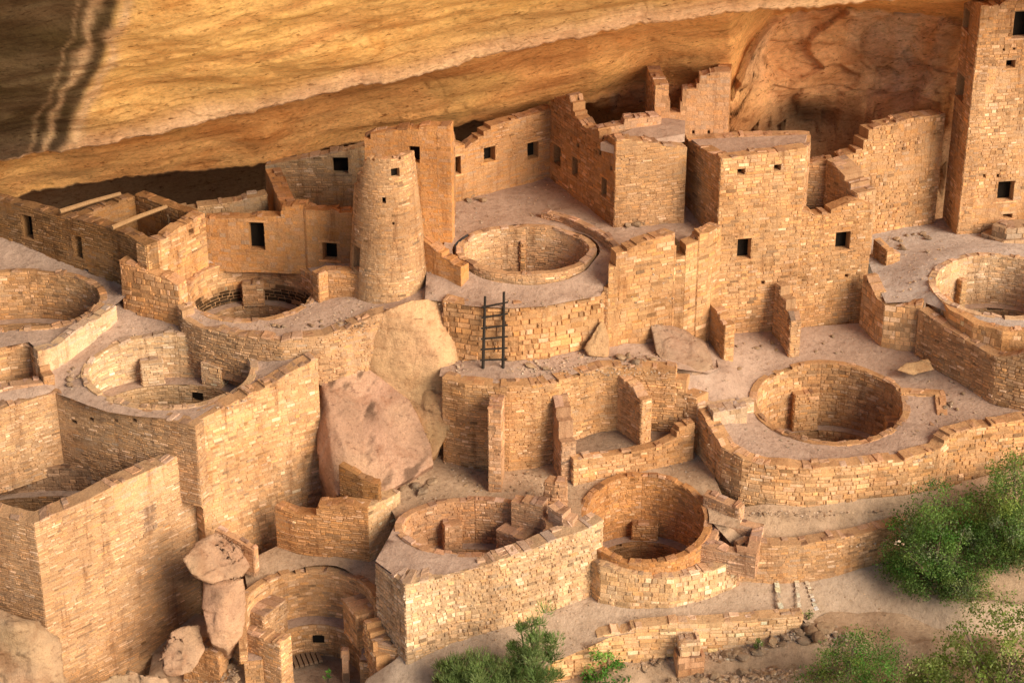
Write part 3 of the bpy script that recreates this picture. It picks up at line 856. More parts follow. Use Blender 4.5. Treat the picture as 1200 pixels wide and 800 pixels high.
sheet('kiva_platform', [(440, 657, 2.0), (455, 630, 2.15), (470, 600, 2.2), (500, 590, 2.2), (580, 600, 2.2), (640, 605, 2.2), (664, 610, 2.2), (700, 608, 2.2), (660, 628, 2.15), (625, 642, 2.1), (583, 656, 2.1), (530, 671, 2.03), (476, 684, 1.95)], 'plaza', holes=[hole('E')], flush='E', rough=.03)
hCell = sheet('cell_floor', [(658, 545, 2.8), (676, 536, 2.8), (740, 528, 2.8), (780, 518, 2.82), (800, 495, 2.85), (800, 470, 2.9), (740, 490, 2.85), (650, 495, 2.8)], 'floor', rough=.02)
hLedge = sheet('ledge', [(515, 440, 4.88), (545, 446, 4.88), (597, 450, 4.88), (655, 443, 4.88), (707, 429, 4.9), (740, 427, 4.9), (790, 432, 4.75), (832, 438, 4.3), (850, 428, 4.05), (852, 405, 4.1), (838, 380, 4.2), (790, 385, 4.7), (716, 395, 5.0), (677, 404, 5.0), (595, 415, 5.0), (520, 410, 4.95)], 'plaza', rough=.05)
hC = sheet('kiva_court', [(790, 440, 4.55), (806, 455, 4.15), (819, 472, 3.75), (834, 500, 3.42), (848, 521, 3.24), (870, 535, 3.18), (910, 543, 3.12), (950, 545, 3.12), (1000, 542, 3.12), (1060, 535, 3.12), (1100, 523, 3.2), (1113, 507, 3.35), (1150, 497, 3.45), (1210, 487, 3.55), (1300, 474, 3.65), (1300, 462, 3.7), (1168, 470, 3.5), (1120, 440, 3.7), (1078, 408, 3.85), (1037, 395, 3.95), (1005, 378, 4.0), (910, 386, 3.95), (845, 386, 4.05), (838, 410, 4.05), (842, 432, 4.15)], 'plaza', holes=[hole('C')], flush='C', rough=.035)
hG = sheet('upper_right_court', [(1022, 318, 5.4), (1038, 356, 5.35), (1080, 354, 5.35), (1110, 366, 5.4), (1150, 384, 5.4), (1200, 392, 5.4), (1300, 390, 5.4), (1330, 300, 5.7), (1280, 262, 5.7), (1103, 256, 5.6), (1020, 272, 5.6), (1016, 300, 5.5)], 'grey', holes=[hole('R')], flush='R', rough=.05)
sheet('lower_platform', [(1079, 363, 4.98), (1168, 416, 4.95), (1300, 400, 4.95), (1300, 380, 5.0), (1200, 384, 5.0), (1140, 365, 5.0), (1100, 350, 5.0)], 'grey', rough=.02)
hD = sheet('upper_court', [(498, 352, 6.6), (522, 353, 6.68), (545, 358, 6.68), (565, 361, 6.68), (600, 361, 6.68), (640, 358, 6.7), (677, 351, 6.72), (704, 345, 6.75), (712, 328, 6.9), (728, 300, 7.3), (738, 291, 7.35), (792, 278, 7.35), (803, 292, 7.2), (832, 276, 7.1), (845, 264, 7.2), (850, 230, 7.4), (800, 235, 7.4), (722, 258, 7.4), (644, 200, 7.45), (528, 228, 7.45), (520, 292, 7.3), (500, 315, 7.0)], 'plaza', holes=[hole('D', .3)], rough=.05, extra=[Vector((KIVA['D']['cx']+(KIVA['D']['rx']+.4)*math.cos(R(t_)), KIVA['D']['cy']+(KIVA['D']['ry']+.4)*math.sin(R(t_)), lerp(7.15, 7.5, (math.sin(R(t_))+1)/2)-.06)) for t_ in range(-10, 195, 10)])
hB = sheet('round_tower_court', [(216, 372, 6.05), (210, 350, 6.4), (206, 330, 6.65), (190, 318, 6.7), (205, 300, 6.75), (240, 298, 6.7), (330, 300, 6.7), (412, 306, 6.7), (470, 300, 6.8), (525, 290, 7.0), (520, 345, 6.6), (500, 356, 6.5), (465, 360, 6.5), (440, 367, 6.34), (420, 377, 6.2), (380, 391, 6.08), (330, 397, 6.0), (280, 392, 5.98), (235, 381, 5.99)], 'plaza', holes=[hole('B')], flush='B', rough=.05)
hAt = sheet('left_court', [(100, 474, 4.95), (126, 482, 4.93), (222, 495, 4.9), (300, 447, 5.18), (372, 414, 5.58), (374, 398, 5.7), (290, 398, 5.65), (215, 376, 5.7), (150, 340, 6.0), (134, 362, 5.85), (112, 388, 5.6), (88, 410, 5.4), (68, 428, 5.3), (50, 440, 5.2), (44, 452, 5.1), (0, 458, 5.1), (-60, 470, 5.1), (-60, 500, 4.9), (0, 482, 4.9), (65, 460, 4.92)], 'plaza', holes=[hole('A')], flush='A', rough=.05)
hU = sheet('upper_left_court', [(-90, 440, 5.85), (0, 407, 5.9), (34, 401, 5.9), (46, 411, 5.85), (66, 406, 5.85), (85, 390, 5.95), (110, 374, 6.05), (136, 357, 6.15), (150, 345, 6.3), (180, 320, 6.7), (175, 300, 6.8), (0, 270, 6.8), (-90, 250, 6.8)], 'plaza', holes=[hole('U')], flush='U', rough=.05)
sheet('pit_floor', [(-80, 470, 4.0), (-80, 400, 4.0), (60, 400, 4.0), (60, 470, 4.0)], 'dark', rough=.02)  # floor coloured near-black in place of the sunken room's shade
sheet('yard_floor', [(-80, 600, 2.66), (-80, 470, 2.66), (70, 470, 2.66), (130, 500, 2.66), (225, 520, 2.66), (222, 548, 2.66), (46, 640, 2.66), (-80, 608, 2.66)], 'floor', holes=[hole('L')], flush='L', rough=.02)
hK = sheet('broken_ground', [(180, 760, -1.9), (230, 720, -1.4), (300, 740, -1.2), (335, 765, -1.6), (430, 790, -1.9), (470, 790, -1.3), (470, 900, -2.6), (150, 900, -3.2)], 'soil', holes=[hole('K', -.1)], rough=.12)
hK2 = sheet('rock_shelf', [(290, 690, .3), (285, 660, .6), (330, 636, .75), (440, 640, .8), (455, 680, .6), (445, 720, .2), (440, 740, -.1), (300, 720, .1)], 'soil', holes=[hole('K', .1)], rough=.06)

# ================================================================== KIVAS
GK = 'round kivas sunk in the courts'
kiva('A', 'large round kiva with two pale pilasters, left of the slab boulder', GK, 1.45, .72, pil=[(112, .62, .72, .42), (58, .62, .72, .42)], niche=(72,), tint='pale', bench_w=.45)
kiva('B', 'round kiva with blackened wall, in front of the doorway left of the round tower', GK, 1.8, .75, pil=[(96, .62, .75, .4)], niche=(50,), tint='gold', soot=.45)
kiva('C', 'deep round kiva in the mauve court below the square tower', GK, 2.5, 1.0, pil=[(103, .75, 1.25, .3), (2, .45, 1.2, .42)], niche=(238,), tint='gold', floor_m='floor')
kiva('D', 'round kiva with raised rim wall in the court behind the ladder', GK, 1.7, .6, pil=[(93, .14, 1.0, .1)], niche=(150,), tint='gold', bench_w=.2)
kiva('E', 'squarish kiva with bright outer wall at the bottom centre', GK, 1.9, .7, pil=[(112, .5, .85, .4), (38, .9, .85, .75)], niche=(150,), tint='rose')
kiva('F', 'round kiva with double stone rim right beside the path', GK, 2.1, .9, pil=[(86, .72, .55, .3), (-2, .6, .75, .4)], niche=(), tint='amber')
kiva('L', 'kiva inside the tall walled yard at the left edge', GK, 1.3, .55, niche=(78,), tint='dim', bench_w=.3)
kiva('U', 'dim kiva at the left edge under the overhang', GK, 1.7, .6, pil=[(14, .4, .85, .35)], niche=(), tint='gold')
kiva('R', 'pale walled kiva at the right edge below the tall tower', GK, 1.9, .6, pil=[(118, .2, 1.0, .25)], niche=(), tint='pale')
kK = KIVA['K']
kiva('K', 'ruined kiva at the bottom left with a wooden grate on its floor', GK, 1.35, 1.05, bench_w=.40, pil=[(148, 1.0, 1.05, .55), (28, .9, 1.15, .6)], niche=(88,), tint='gold', zcut=lambda s: lerp(-.9, .55, sstep(-.3, .25, s)), arc=(-14, 192))

# outer bench ring of kiva F and its right hand wall
WL = 'wall'
def W(name, label, nodes, zb, th=.4, tint='gold', group=None, cat='wall', **kw):
    o = wall(name, nodes, zb, th, False, tint, None, **kw); tag(o, label, cat, group); return o
W('rim_wall', 'low curved outer bench of the round kiva beside the path', [N(687, 654, 690, .25), N(704, 663, 701, .3), N(740, 672, 706, .3), N(788, 677, 707, .32), N(835, 668, 697, .32), N(860, 655, 688, .35), N(869, 642, 681, .35)], -.3, .45, 'pale', course=(.09, .16), slen=(.14, .38), prot=.03, rag=.05)
W('stub_wall', 'short stepped wall at the right of the double rimmed kiva', [P(824, 581, 2.3), P(866, 596, 2.25)], .8, .35, 'rose', rag=.08)
r = empty('vent_shaft', P(862, 640, 1.2)); tag(r, 'small square stone box just right of the double rimmed kiva', 'stone box')
wall('shaft_wall', [P(846, 612, 1.75), P(882, 618, 1.75), P(876, 640, 1.7), P(836, 632, 1.7)], .9, .28, True, 'rose', r, rag=.05)
wall('front_face', [P(840, 650, 1.35), P(868, 647, 1.4)], 0, .3, False, 'rose', r, rag=.05)

# ================================================================== FRONT WALLS
W('retaining_wall', 'long low wall of squared stones below the path', [N(640, 776, 806, -1.5), N(660, 764, 796, -1.35), N(700, 746, 783, -1.1), N(740, 736, 775, -.95), N(770, 732, 768, -.8), N(830, 729, 762, -.65), N(880, 726, 758, -.6), N(915, 722, 750, -.45), N(941, 721, 745, -.35)], -2.0, .4, 'pale', course=(.12, .19), slen=(.2, .5), prot=.04, rag=.05)
W('retaining_wall', 'low wall between the path and the earth bank, left of the big shrub', [N(866, 645, 682, .35), N(874, 638, 681, .35), N(913, 640, 680, .38), N(940, 638, 678, .38), N(985, 630, 672, .4), N(1030, 620, 661, .42), N(1066, 611, 650, .5)], -.3, .4, 'gold', rag=.06, plaster=.35)
zp = on(hSlope, 810, 792).z; print('pier', zp, on(hSlope, 810, 792), P(810, 765, -.7))
r = empty('stone_pier', P(810, 793, zp)); tag(r, 'small stepped stone pier against the wall below the path', 'pier')
wall('base', [N(795, 771, 794, zp), N(826, 768, 791, zp)], zp-.5, .5, False, 'rose', r, rag=0, course=(.2, .25), slen=(.3, .5))
wall('cap', [N(798, 754, 792, zp), N(821, 752, 790, zp)], zp+.4, .4, False, 'pale', r, rag=0, course=(.2, .3), slen=(.3, .6))
W('kiva_wall', 'bright tall outer wall of the squarish kiva, above the path', [N(440, 661, 742, -.4), N(475, 686, 775, -.4), N(530, 672, 752, -.2), N(583, 657, 736, 0), N(625, 643, 721, .1), N(660, 628, 708, .15), N(690, 617, 698, .2), N(707, 608, 690, .2)], -1.6, .5, 'pale', rag=.05, course=(.09, .16), prot=.03, plaster=.15)
W('rubble_stub', 'knob of rough rubble standing between the two lower kivas', [N(638, 574, 600, 2.0), N(650, 566, 603, 2.0), N(664, 574, 603, 2.0)], 1.5, .4, 'rose', rag=.25, **RUB)
W('stub_wall', 'low diagonal wall between the squarish and the double rimmed kiva', [N(642, 592, 622, 1.9), N(660, 604, 636, 1.8), N(682, 624, 650, 1.5)], .6, .4, 'rose', rag=.1)
W('block_wall', 'stepped masonry block inside the corner of the squarish kiva', [N(599, 584, 614, 1.8), N(636, 592, 622, 1.8)], .8, .4, 'rose', rag=.02)
W('vent_wall', 'jagged wall at the right of the ruined bottom left kiva', [P(426, 722, .3), P(434, 748, -.15), P(441, 775, -.6), P(450, 806, -1.1)], -2.4, .5, 'gold', rag=.2, **RUB)
r = empty('vent_shaft', P(460, 785, -1.2)); tag(r, 'small square stone chimney at the foot of the bright kiva wall', 'stone box')
wall('shaft_wall', [N(446, 748, 788, -1.25), N(462, 756, 793, -1.3), N(476, 746, 780, -1.15), N(460, 738, 774, -1.1)][::-1], -1.9, .14, True, 'gold', r, rag=.05)

# ================================================================== BOTTOM LEFT
W('kiva_wall', 'broken amber wall left of its bright pillar, under the slab boulder', [N(322, 594, 641, .7), N(345, 600, 648, .7), N(371, 604, 652, .7), N(373, 592, 652, .7), N(401, 590, 655, .7), N(431, 596, 658, .7)], .2, .4, 'amber', rag=.1)
W('pillar_wall', 'bright wide pillar left of the squarish kiva', [N(431, 595, 658, .7), N(469, 577, 637, .7)], .2, .45, 'pale', rag=.05)
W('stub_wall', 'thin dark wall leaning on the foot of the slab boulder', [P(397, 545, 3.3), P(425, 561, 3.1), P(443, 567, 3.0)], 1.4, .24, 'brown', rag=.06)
W('stub_wall', 'thick short wall in front of the ruined bottom left kiva', [N(263, 732, 764, -1.3), N(328, 755, 796, -1.5)], -2.2, .5, 'gold', rag=.03)
W('stub_wall', 'low wall end in front of the stacked boulders', [N(212, 752, 775, -1.5), N(255, 764, 800, -1.8)], -2.6, .45, 'gold', rag=.1)
W('stub_wall', 'little wall stuck on top of the upper stacked boulder', [P(252, 619, 1.75), P(297, 645, 1.4)], .6, .22, 'rose', rag=.05)
g = MB()
a, b = P(330, 758, -1.98), P(363, 750, -1.98); c_ = P(374, 776, -1.98)
for i in range(7):
    t = i/6; p = a.lerp(b, t)
    g.quad_box([tuple(x) for x in (p, p+Vector((.10, .02, 0)), p+Vector((.10, .02, 0))+(c_-b), p+(c_-b))],
               [tuple(x+Vector((0, 0, .07))) for x in (p, p+Vector((.10, .02, 0)), p+Vector((.10, .02, 0))+(c_-b), p+(c_-b))], (1, 1, 1))
q0, q1 = a+(c_-b)*.45, b+(c_-b)*.45
g.tube([q0+Vector((0, 0, .09)), q1+Vector((0, 0, .09))], [.035, .035])
tag(g.build('wooden_grate', M['grate'], cols=False), 'weathered wooden grate lying on the floor of the ruined bottom left kiva', 'grate')
p = P(404, 797, -2.0)
W('stone_post', 'slim upright stone post in the ruined bottom left kiva', [N(400, 762, 798, -2.0), N(408, 762, 798, -2.0)], -2.2, .16, 'rose', rag=0, cat='post', course=(.2, .4), slen=(.3, .5))

# the tall walled yard at the left
yard = empty('walled_yard', P(130, 700, -1)); tag(yard, 'tall walled yard with a long bright outer wall at the left', 'building')
wall('wall', [P(-60, 588, 3.75), P(40, 613, 3.75), P(135, 569, 3.8), P(231, 523, 3.85)], -3.2, .5, False, 'gold', yard, rag=.05, **FINE)
wall('wall', [P(230, 494, 4.9), P(300, 456, 5.25), P(372, 420, 5.65)], -1.8, .45, False, 'gold', yard, rag=.05, **FINE)
wall('wall', [P(-70, 498, 4.95), P(0, 480, 4.95), P(65, 459, 4.95), P(118, 472, 4.95), P(170, 485, 4.93), P(229, 500, 4.9)], 2.4, .4, False, 'gold', yard, rag=.06, openings=[(133, 490, 138, 494, 'socket'), (154, 490, 160, 494, 'socket'), (104, 489, 110, 493, 'socket'), (84, 492, 90, 496, 'socket')])

# ================================================================== MIDDLE LEFT
W('court_wall', 'curved sunlit parapet between the two left courts', [N(44, 412, 438, 5.25), N(66, 406, 430, 5.3), N(85, 391, 415, 5.4), N(110, 375, 395, 5.6), N(136, 358, 369, 5.9)], 4.6, .3, 'pale', rag=.04, plaster=.5)
pit = empty('pit_room', P(0, 440, 4)); tag(pit, 'small dark sunken room at the left edge', 'room')
wall('wall', [P(-70, 425, 5.8), P(8, 404, 5.85), P(34, 401, 5.85), P(51, 443, 5.3)], 4.0, .3, False, 'gold', pit, rag=.04)
wall('wall', [P(-70, 470, 5.2), P(0, 454, 5.2), P(50, 447, 5.2)], 4.0, .35, False, 'rose', pit, rag=.05)
W('parapet_wall', 'dark rubble parapet left of the blackened kiva', [N(140, 306, 347, 6.25), N(172, 317, 362, 6.0), N(196, 325, 374, 5.8), N(209, 333, 382, 5.65)], 5.0, .42, 'amber', rag=.1, **RUB)
W('retaining_wall', 'low rubble wall holding up the round tower court', [P(207, 352, 6.5), P(214, 373, 6.1), P(235, 383, 6.03), P(280, 394, 6.02), P(330, 399, 6.05), P(380, 393, 6.12), P(420, 379, 6.25), P(441, 369, 6.4), P(470, 360, 6.45)], 4.6, .4, 'gold', rag=.07, **RUB)

# roofless room block, upper left; brown tint paints in the overhang's shade
blk = empty('roofless_house', P(170, 330, 6.5)); tag(blk, 'low roofless house with a long dark front under the overhang', 'building')
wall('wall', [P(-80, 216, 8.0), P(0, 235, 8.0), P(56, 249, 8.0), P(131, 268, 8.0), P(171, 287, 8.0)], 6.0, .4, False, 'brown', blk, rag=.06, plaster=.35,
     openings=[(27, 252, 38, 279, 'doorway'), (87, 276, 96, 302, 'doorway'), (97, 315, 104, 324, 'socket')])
wall('wall', [P(171, 287, 8.0), P(205, 269, 8.05), P(240, 250, 8.1)], 6.2, .4, False, 'gold', blk, rag=.12, openings=[(221, 268, 227, 275, 'socket')])
wall('wall', [P(83, 256, 8.0), P(120, 243, 8.0), P(158, 229, 8.0)], 6.2, .35, False, 'brown', blk, rag=.08, plaster=.5)
wall('wall', [P(158, 229, 8.0), P(190, 240, 8.0), P(222, 251, 8.0)], 6.2, .35, False, 'brown', blk, rag=.08, plaster=.4, openings=[(196, 254, 200, 262, 'socket')])
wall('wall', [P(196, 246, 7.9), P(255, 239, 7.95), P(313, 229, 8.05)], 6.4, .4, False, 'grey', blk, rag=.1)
for (x0, y0, x1, y1, lab) in ((70, 248, 141, 227, 'left one of the two roof beams of the roofless house'), (131, 267, 195, 242, 'right one of the two roof beams of the roofless house')):
    m = MB(); a, b = P(x0, y0, 8.16), P(x1, y1, 8.16); m.tube([a, a.lerp(b, .5)+Vector((0, 0, .02)), b], [.075, .07, .06])
    tag(m.build('roof_beam', M['wood'], cols=False), lab, 'beam', 'roof beams of the roofless house')
hs = empty('plastered_house', P(330, 305, 6.7)); tag(hs, 'plastered orange house front with doorway left of the round tower', 'building')
wall('wall', [N(240, 257, 303, 6.6), N(280, 255, 304, 6.6), N(329, 253, 306, 6.6), N(330, 240, 306, 6.6), N(355, 241, 307, 6.6), N(358, 247, 308, 6.6), N(412, 247, 312, 6.6)], 6.2, .4, False, 'amber', hs, rag=.05, plaster=.7,
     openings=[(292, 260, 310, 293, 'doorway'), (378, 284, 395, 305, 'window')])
wall('wall', [PY(311, 199, 10.6), PY(331, 243, 7.7)], 6.2, .45, False, 'amber', hs, rag=.06, plaster=.5)
bb = empty('grey_house', P(370, 250, 7)); tag(bb, 'shadowed grey house under the rock behind the plastered house', 'building')
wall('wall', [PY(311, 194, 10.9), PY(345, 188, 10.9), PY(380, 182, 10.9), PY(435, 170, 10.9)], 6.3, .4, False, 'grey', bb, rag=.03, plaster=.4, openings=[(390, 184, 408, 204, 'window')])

# round tower
tw = empty('round_tower', P(455, 340, 6.6)); tag(tw, 'round tapering stone tower with small windows', 'tower')
base = P(455, 347, 6.6); cx_, cy_ = PY(455, 300, base.y+1.12).x, base.y+1.12
rt = 1.18; k_ = 40; tn = []
zt_ = PY(455, 190, base.y+.15).z
for j in range(k_):
    t = 2*math.pi*j/k_ + math.pi*.5
    x, y = cx_+rt*math.cos(t), cy_+rt*math.sin(t)
    dg = math.degrees(t) % 360
    z = zt_
    if 150 < dg < 232: z = zt_ - 1.0*sstep(150, 175, dg)*sstep(236, 205, dg)
    z -= .80*sstep(-.2, .7, math.sin(t))
    tn.append(Vector((x, y, z)))
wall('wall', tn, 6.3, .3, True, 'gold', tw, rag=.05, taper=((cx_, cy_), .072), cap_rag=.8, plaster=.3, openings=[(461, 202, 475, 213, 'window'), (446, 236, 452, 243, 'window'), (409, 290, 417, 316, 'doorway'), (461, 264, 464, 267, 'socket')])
rr_ = (rt-.1)*(1-.072*(zt_-.2-6.3)); mesh_obj('rubble_fill', [(cx_, cy_, zt_-.35)]+[(cx_+rr_*math.cos(2*math.pi*j/24), cy_+rr_*math.sin(2*math.pi*j/24), zt_-.16-.80*sstep(-.2, .7, math.sin(2*math.pi*j/24))+.05*nz(j*.9, 2)-(.85 if 10 <= j <= 15 else 0)) for j in range(24)], [(0, 1+j, 1+(j+1) % 24) for j in range(24)], M['soil'], tw)
W('stub_wall', 'low stepped wall between the blackened kiva and the round tower', [N(373, 322, 342, 6.55), N(384, 318, 337, 6.6), N(412, 318, 338, 6.6), N(420, 322, 340, 6.6)], 6.0, .35, 'amber', rag=.06)
W('stub_wall', 'sloping rubble wall right of the foot of the round tower', [N(494, 280, 318, 6.9), N(508, 290, 325, 6.85), N(528, 305, 332, 6.8), N(540, 318, 338, 6.75)], 6.2, .35, 'amber', rag=.08, plaster=.75)

# house behind the round tower and the long back house
h2 = empty('tall_house', P(480, 290, 7.2)); tag(h2, 'tall orange house directly behind the round tower', 'building')
wall('wall', [PY(427, 168, 7.5), PY(434, 158, 7.5), PY(470, 151, 7.4), PY(491, 149, 7.3), PY(500, 147, 7.3), PY(528, 146, 7.2)], 6.5, .4, False, 'amber', h2, rag=.06, plaster=.62, openings=[(479, 171, 492, 191, 'window')])
wall('wall', [PY(528, 147, 7.25), PY(533, 160, 10.0)], 6.5, .4, False, 'amber', h2, rag=.06, plaster=.5, back=False)
h3 = empty('long_back_house', P(590, 220, 7.4)); tag(h3, 'long back wall house with three windows against the rock', 'building')
wall('wall', [N(526, 166, 239, 7.4), N(541, 168, 236, 7.4), N(545, 172, 235, 7.4), N(560, 164, 231, 7.4), N(575, 149, 228, 7.4), N(600, 142, 221, 7.4), N(648, 126, 209, 7.4)], 6.8, .4, False, 'amber', h3, rag=.06, plaster=.55,
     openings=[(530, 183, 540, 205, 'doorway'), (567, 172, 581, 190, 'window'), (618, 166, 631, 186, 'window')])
# house at the right of the court
h4 = empty('cornered_house', P(720, 266, 7.4)); tag(h4, 'cornered house with ragged top at the right of the upper court', 'building')
wall('wall', [N(645, 118, 210, 7.4), N(668, 112, 227, 7.4), N(674, 135, 231, 7.4), N(687, 151, 241, 7.4), N(701, 152, 251, 7.4), N(704, 166, 253, 7.4), N(712, 158, 259, 7.4), N(722, 165, 266, 7.4)], 6.9, .42, False, 'amber', h4, rag=.05, plaster=.35,
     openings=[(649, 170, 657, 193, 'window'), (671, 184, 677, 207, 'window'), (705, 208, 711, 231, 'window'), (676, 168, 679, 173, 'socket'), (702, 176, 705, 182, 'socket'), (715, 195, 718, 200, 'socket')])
wall('wall', [N(722, 165, 266, 7.4), N(760, 163, 262, 7.4), N(772, 170, 261, 7.4), N(805, 172, 256, 7.4)], 6.9, .42, False, 'gold', h4, rag=.06, plaster=.25)
wall('wall', [PY(702, 151, 9.35), PY(731, 146, 9.6), PY(732, 140, 9.6), PY(757, 138, 9.8), PY(775, 137, 10)], 9.0, .4, False, 'rose', h4, rag=.04, plaster=.6)
m = MB(); q = [PY(704, 163, 8.5), PY(722, 170, 8.2), PY(802, 172, 9.2), PY(802, 166, 10.3), PY(770, 160, 10.6)]
q = [(x.x, x.y, 9.95) for x in q]
mesh_obj('roof', q + [(x, y, 9.7) for x, y, z in q], [(0, 1, 2, 3, 4), (9, 8, 7, 6, 5)]+[(i, (i+1) % 5, (i+1) % 5+5, i+5) for i in range(5)], M['plaza'], h4)
h5 = empty('upper_house', P(820, 170, 9)); tag(h5, 'highest plastered house with a notched front against the rock', 'building')
wall('wall', [PY(757, 76, 12.6), PY(768, 101, 10.5)], 8.6, .4, False, 'amber', h5, rag=.05, plaster=.4)
wall('wall', [PY(768, 104, 10.5), PY(783, 104, 10.5), PY(785, 132, 10.5), PY(797, 132, 10.5), PY(800, 105, 10.5), PY(815, 103, 10.5), PY(820, 92, 10.5), PY(838, 84, 10.5), PY(856, 83, 10.5)], 8.4, .42, False, 'rose', h5, rag=.03, plaster=.8,
     openings=[(793, 150, 796, 154, 'socket'), (811, 153, 814, 157, 'socket'), (829, 153, 832, 157, 'socket')])
wall('wall', [PY(856, 84, 10.6), PY(858, 72, 12.8)], 8.0, .4, False, 'amber', h5, rag=.05, plaster=.5)

# square tower in the middle right
st_ = empty('square_tower', P(890, 390, 3.9)); tag(st_, 'square four storey tower with two tiny top windows', 'tower')
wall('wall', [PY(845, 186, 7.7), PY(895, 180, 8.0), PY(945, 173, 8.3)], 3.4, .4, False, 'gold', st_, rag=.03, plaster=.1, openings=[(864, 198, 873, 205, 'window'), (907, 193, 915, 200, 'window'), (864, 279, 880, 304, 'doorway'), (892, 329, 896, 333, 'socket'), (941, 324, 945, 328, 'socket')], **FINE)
wall('wall', [PY(805, 165, 9.9), PY(845, 186, 7.7)], 6.4, .4, False, 'gold', st_, rag=.03, plaster=.3, **FINE)
wall('wall', [PY(945, 173, 8.35), PY(950, 166, 10.0)], 6.0, .4, False, 'gold', st_, rag=.03)
wall('wall', [PY(805, 163, 10.0), PY(950, 160, 10.2)], 6.4, .4, False, 'gold', st_, rag=.1)
q = [PY(810, 170, 9.7), PY(845, 190, 7.9), PY(940, 178, 8.5), PY(945, 165, 10.1)]; zr = PY(845, 187, 7.7).z-.16
q = [(x.x, x.y, zr) for x in q]
mesh_obj('roof', q + [(x, y, zr-.2) for x, y, z in q], [(0, 1, 2, 3), (7, 6, 5, 4)]+[(i, (i+1) % 4, (i+1) % 4+4, i+4) for i in range(4)], M['plaza'], st_)
W('retaining_wall', 'bright stepped wall left of the square tower', [N(707, 352, 407, 4.9), N(713, 322, 408, 4.9), N(722, 302, 407, 4.9), N(735, 289, 406, 4.85), N(791, 273, 402, 4.65), N(792, 303, 402, 4.6), N(803, 300, 401, 4.6), N(804, 288, 401, 4.6), N(818, 282, 399, 4.5), N(820, 274, 399, 4.5), N(832, 272, 398, 4.4), N(846, 264, 396, 4.2)], 3.8, .4, 'gold', rag=.04, plaster=.25)
rm = empty('roofless_room', P(985, 385, 3.9)); tag(rm, 'roofless room with a broken front joined to the right of the square tower', 'building')
wall('wall', [PY(937, 246, 8.34), PY(952, 247, 8.4), PY(964, 256, 8.5), PY(974, 247, 8.6), PY(987, 241, 8.7), PY(1004, 234, 8.8), PY(1024, 238, 8.95)], 3.4, .42, False, 'gold', rm, rag=.06, plaster=.1, openings=[(979, 271, 996, 293, 'window'), (990, 321, 994, 325, 'socket')], **FINE)
wall('wall', [PY(940, 191, 10.4), PY(975, 187, 10.4)], 6.0, .4, False, 'gold', rm, rag=.06)
wall('wall', [PY(969, 186, 10.3), PY(978, 192, 10.0), PY(990, 208, 9.6), PY(1004, 232, 9.0)], 6.0, .7, False, 'gold', rm, rag=.08)
bw = W('rough_wall', 'tall rough wall between the roofless room and the tall right tower', [PY(985, 184, 11.3), PY(1003, 178, 11.4), PY(1012, 168, 11.5), PY(1018, 155, 11.6), PY(1030, 148, 11.7), PY(1056, 142, 12.0), PY(1108, 134, 12.6)], 4.8, .5, 'gold', rag=.08, plaster=.3, **RUB)
bt = empty('tall_tower', P(1140, 280, 5.5)); tag(bt, 'tallest square tower with dark windows at the right edge', 'tower')
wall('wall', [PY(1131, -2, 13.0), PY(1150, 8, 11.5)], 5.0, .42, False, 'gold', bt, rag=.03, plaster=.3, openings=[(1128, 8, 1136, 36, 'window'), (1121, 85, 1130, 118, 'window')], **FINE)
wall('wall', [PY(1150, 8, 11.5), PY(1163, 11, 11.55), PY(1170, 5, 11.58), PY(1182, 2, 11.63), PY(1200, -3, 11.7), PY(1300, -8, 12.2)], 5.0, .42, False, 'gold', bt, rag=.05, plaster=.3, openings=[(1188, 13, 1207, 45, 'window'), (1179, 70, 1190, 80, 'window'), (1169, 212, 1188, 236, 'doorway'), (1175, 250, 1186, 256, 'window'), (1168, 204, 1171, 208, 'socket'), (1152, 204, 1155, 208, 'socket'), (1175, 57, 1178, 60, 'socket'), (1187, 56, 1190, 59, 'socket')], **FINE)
r = empty('stone_steps', P(1180, 290, 5.5)); tag(r, 'grey stone steps at the foot of the tall tower', 'steps')
wall('step', [P(1150, 272, 5.85), P(1176, 282, 5.85), P(1215, 280, 5.85)], 5.3, .6, False, 'grey', r, rag=.03, course=(.2, .3), slen=(.3, .6))
wall('step', [P(1163, 263, 6.2), P(1180, 268, 6.2), P(1215, 266, 6.2)], 5.5, .6, False, 'grey', r, rag=.03, course=(.2, .3), slen=(.3, .6))

# buttresses and courts on the right
GB = 'buttress walls below the square tower'
W('buttress_wall', 'left buttress wall below the square tower, beside the boulder', [N(820, 337, 394, 4.15), N(828, 348, 404, 4.05), N(838, 361, 413, 4.0), N(850, 384, 426, 3.95)], 3.4, .32, 'gold', GB, rag=.06)
W('buttress_wall', 'middle buttress wall below the square tower', [N(909, 327, 391, 3.95), N(915, 340, 396, 3.95), N(921, 360, 402, 3.95), N(927, 378, 411, 3.95)], 3.4, .32, 'gold', GB, rag=.06)
W('buttress_wall', 'right buttress and corner wall below the square tower', [N(1012, 319, 382, 3.95), N(1020, 335, 389, 3.95), N(1030, 351, 399, 3.95), N(1037, 359, 406, 3.9), N(1081, 356, 411, 3.9)], 3.2, .4, 'gold', GB, rag=.05, course=(.11, .17))
W('court_wall', 'dark fronted wall of the grey platform at the right', [N(1077, 363, 414, 3.85), N(1110, 384, 437, 3.7), N(1140, 403, 457, 3.55), N(1168, 419, 477, 3.4), N(1210, 413, 485, 3.45), N(1300, 402, 468, 3.5)], 3.0, .35, 'gold', rag=.04, **RUB)
W('rim_wall', 'outer ring wall of the pale kiva above the grey platform', [P(1100, 345, 5.6), P(1112, 362, 5.6), P(1140, 378, 5.6), P(1175, 388, 5.6), P(1215, 390, 5.6), P(1270, 380, 5.6)], 4.6, .3, 'gold', rag=.04, course=(.13, .2))
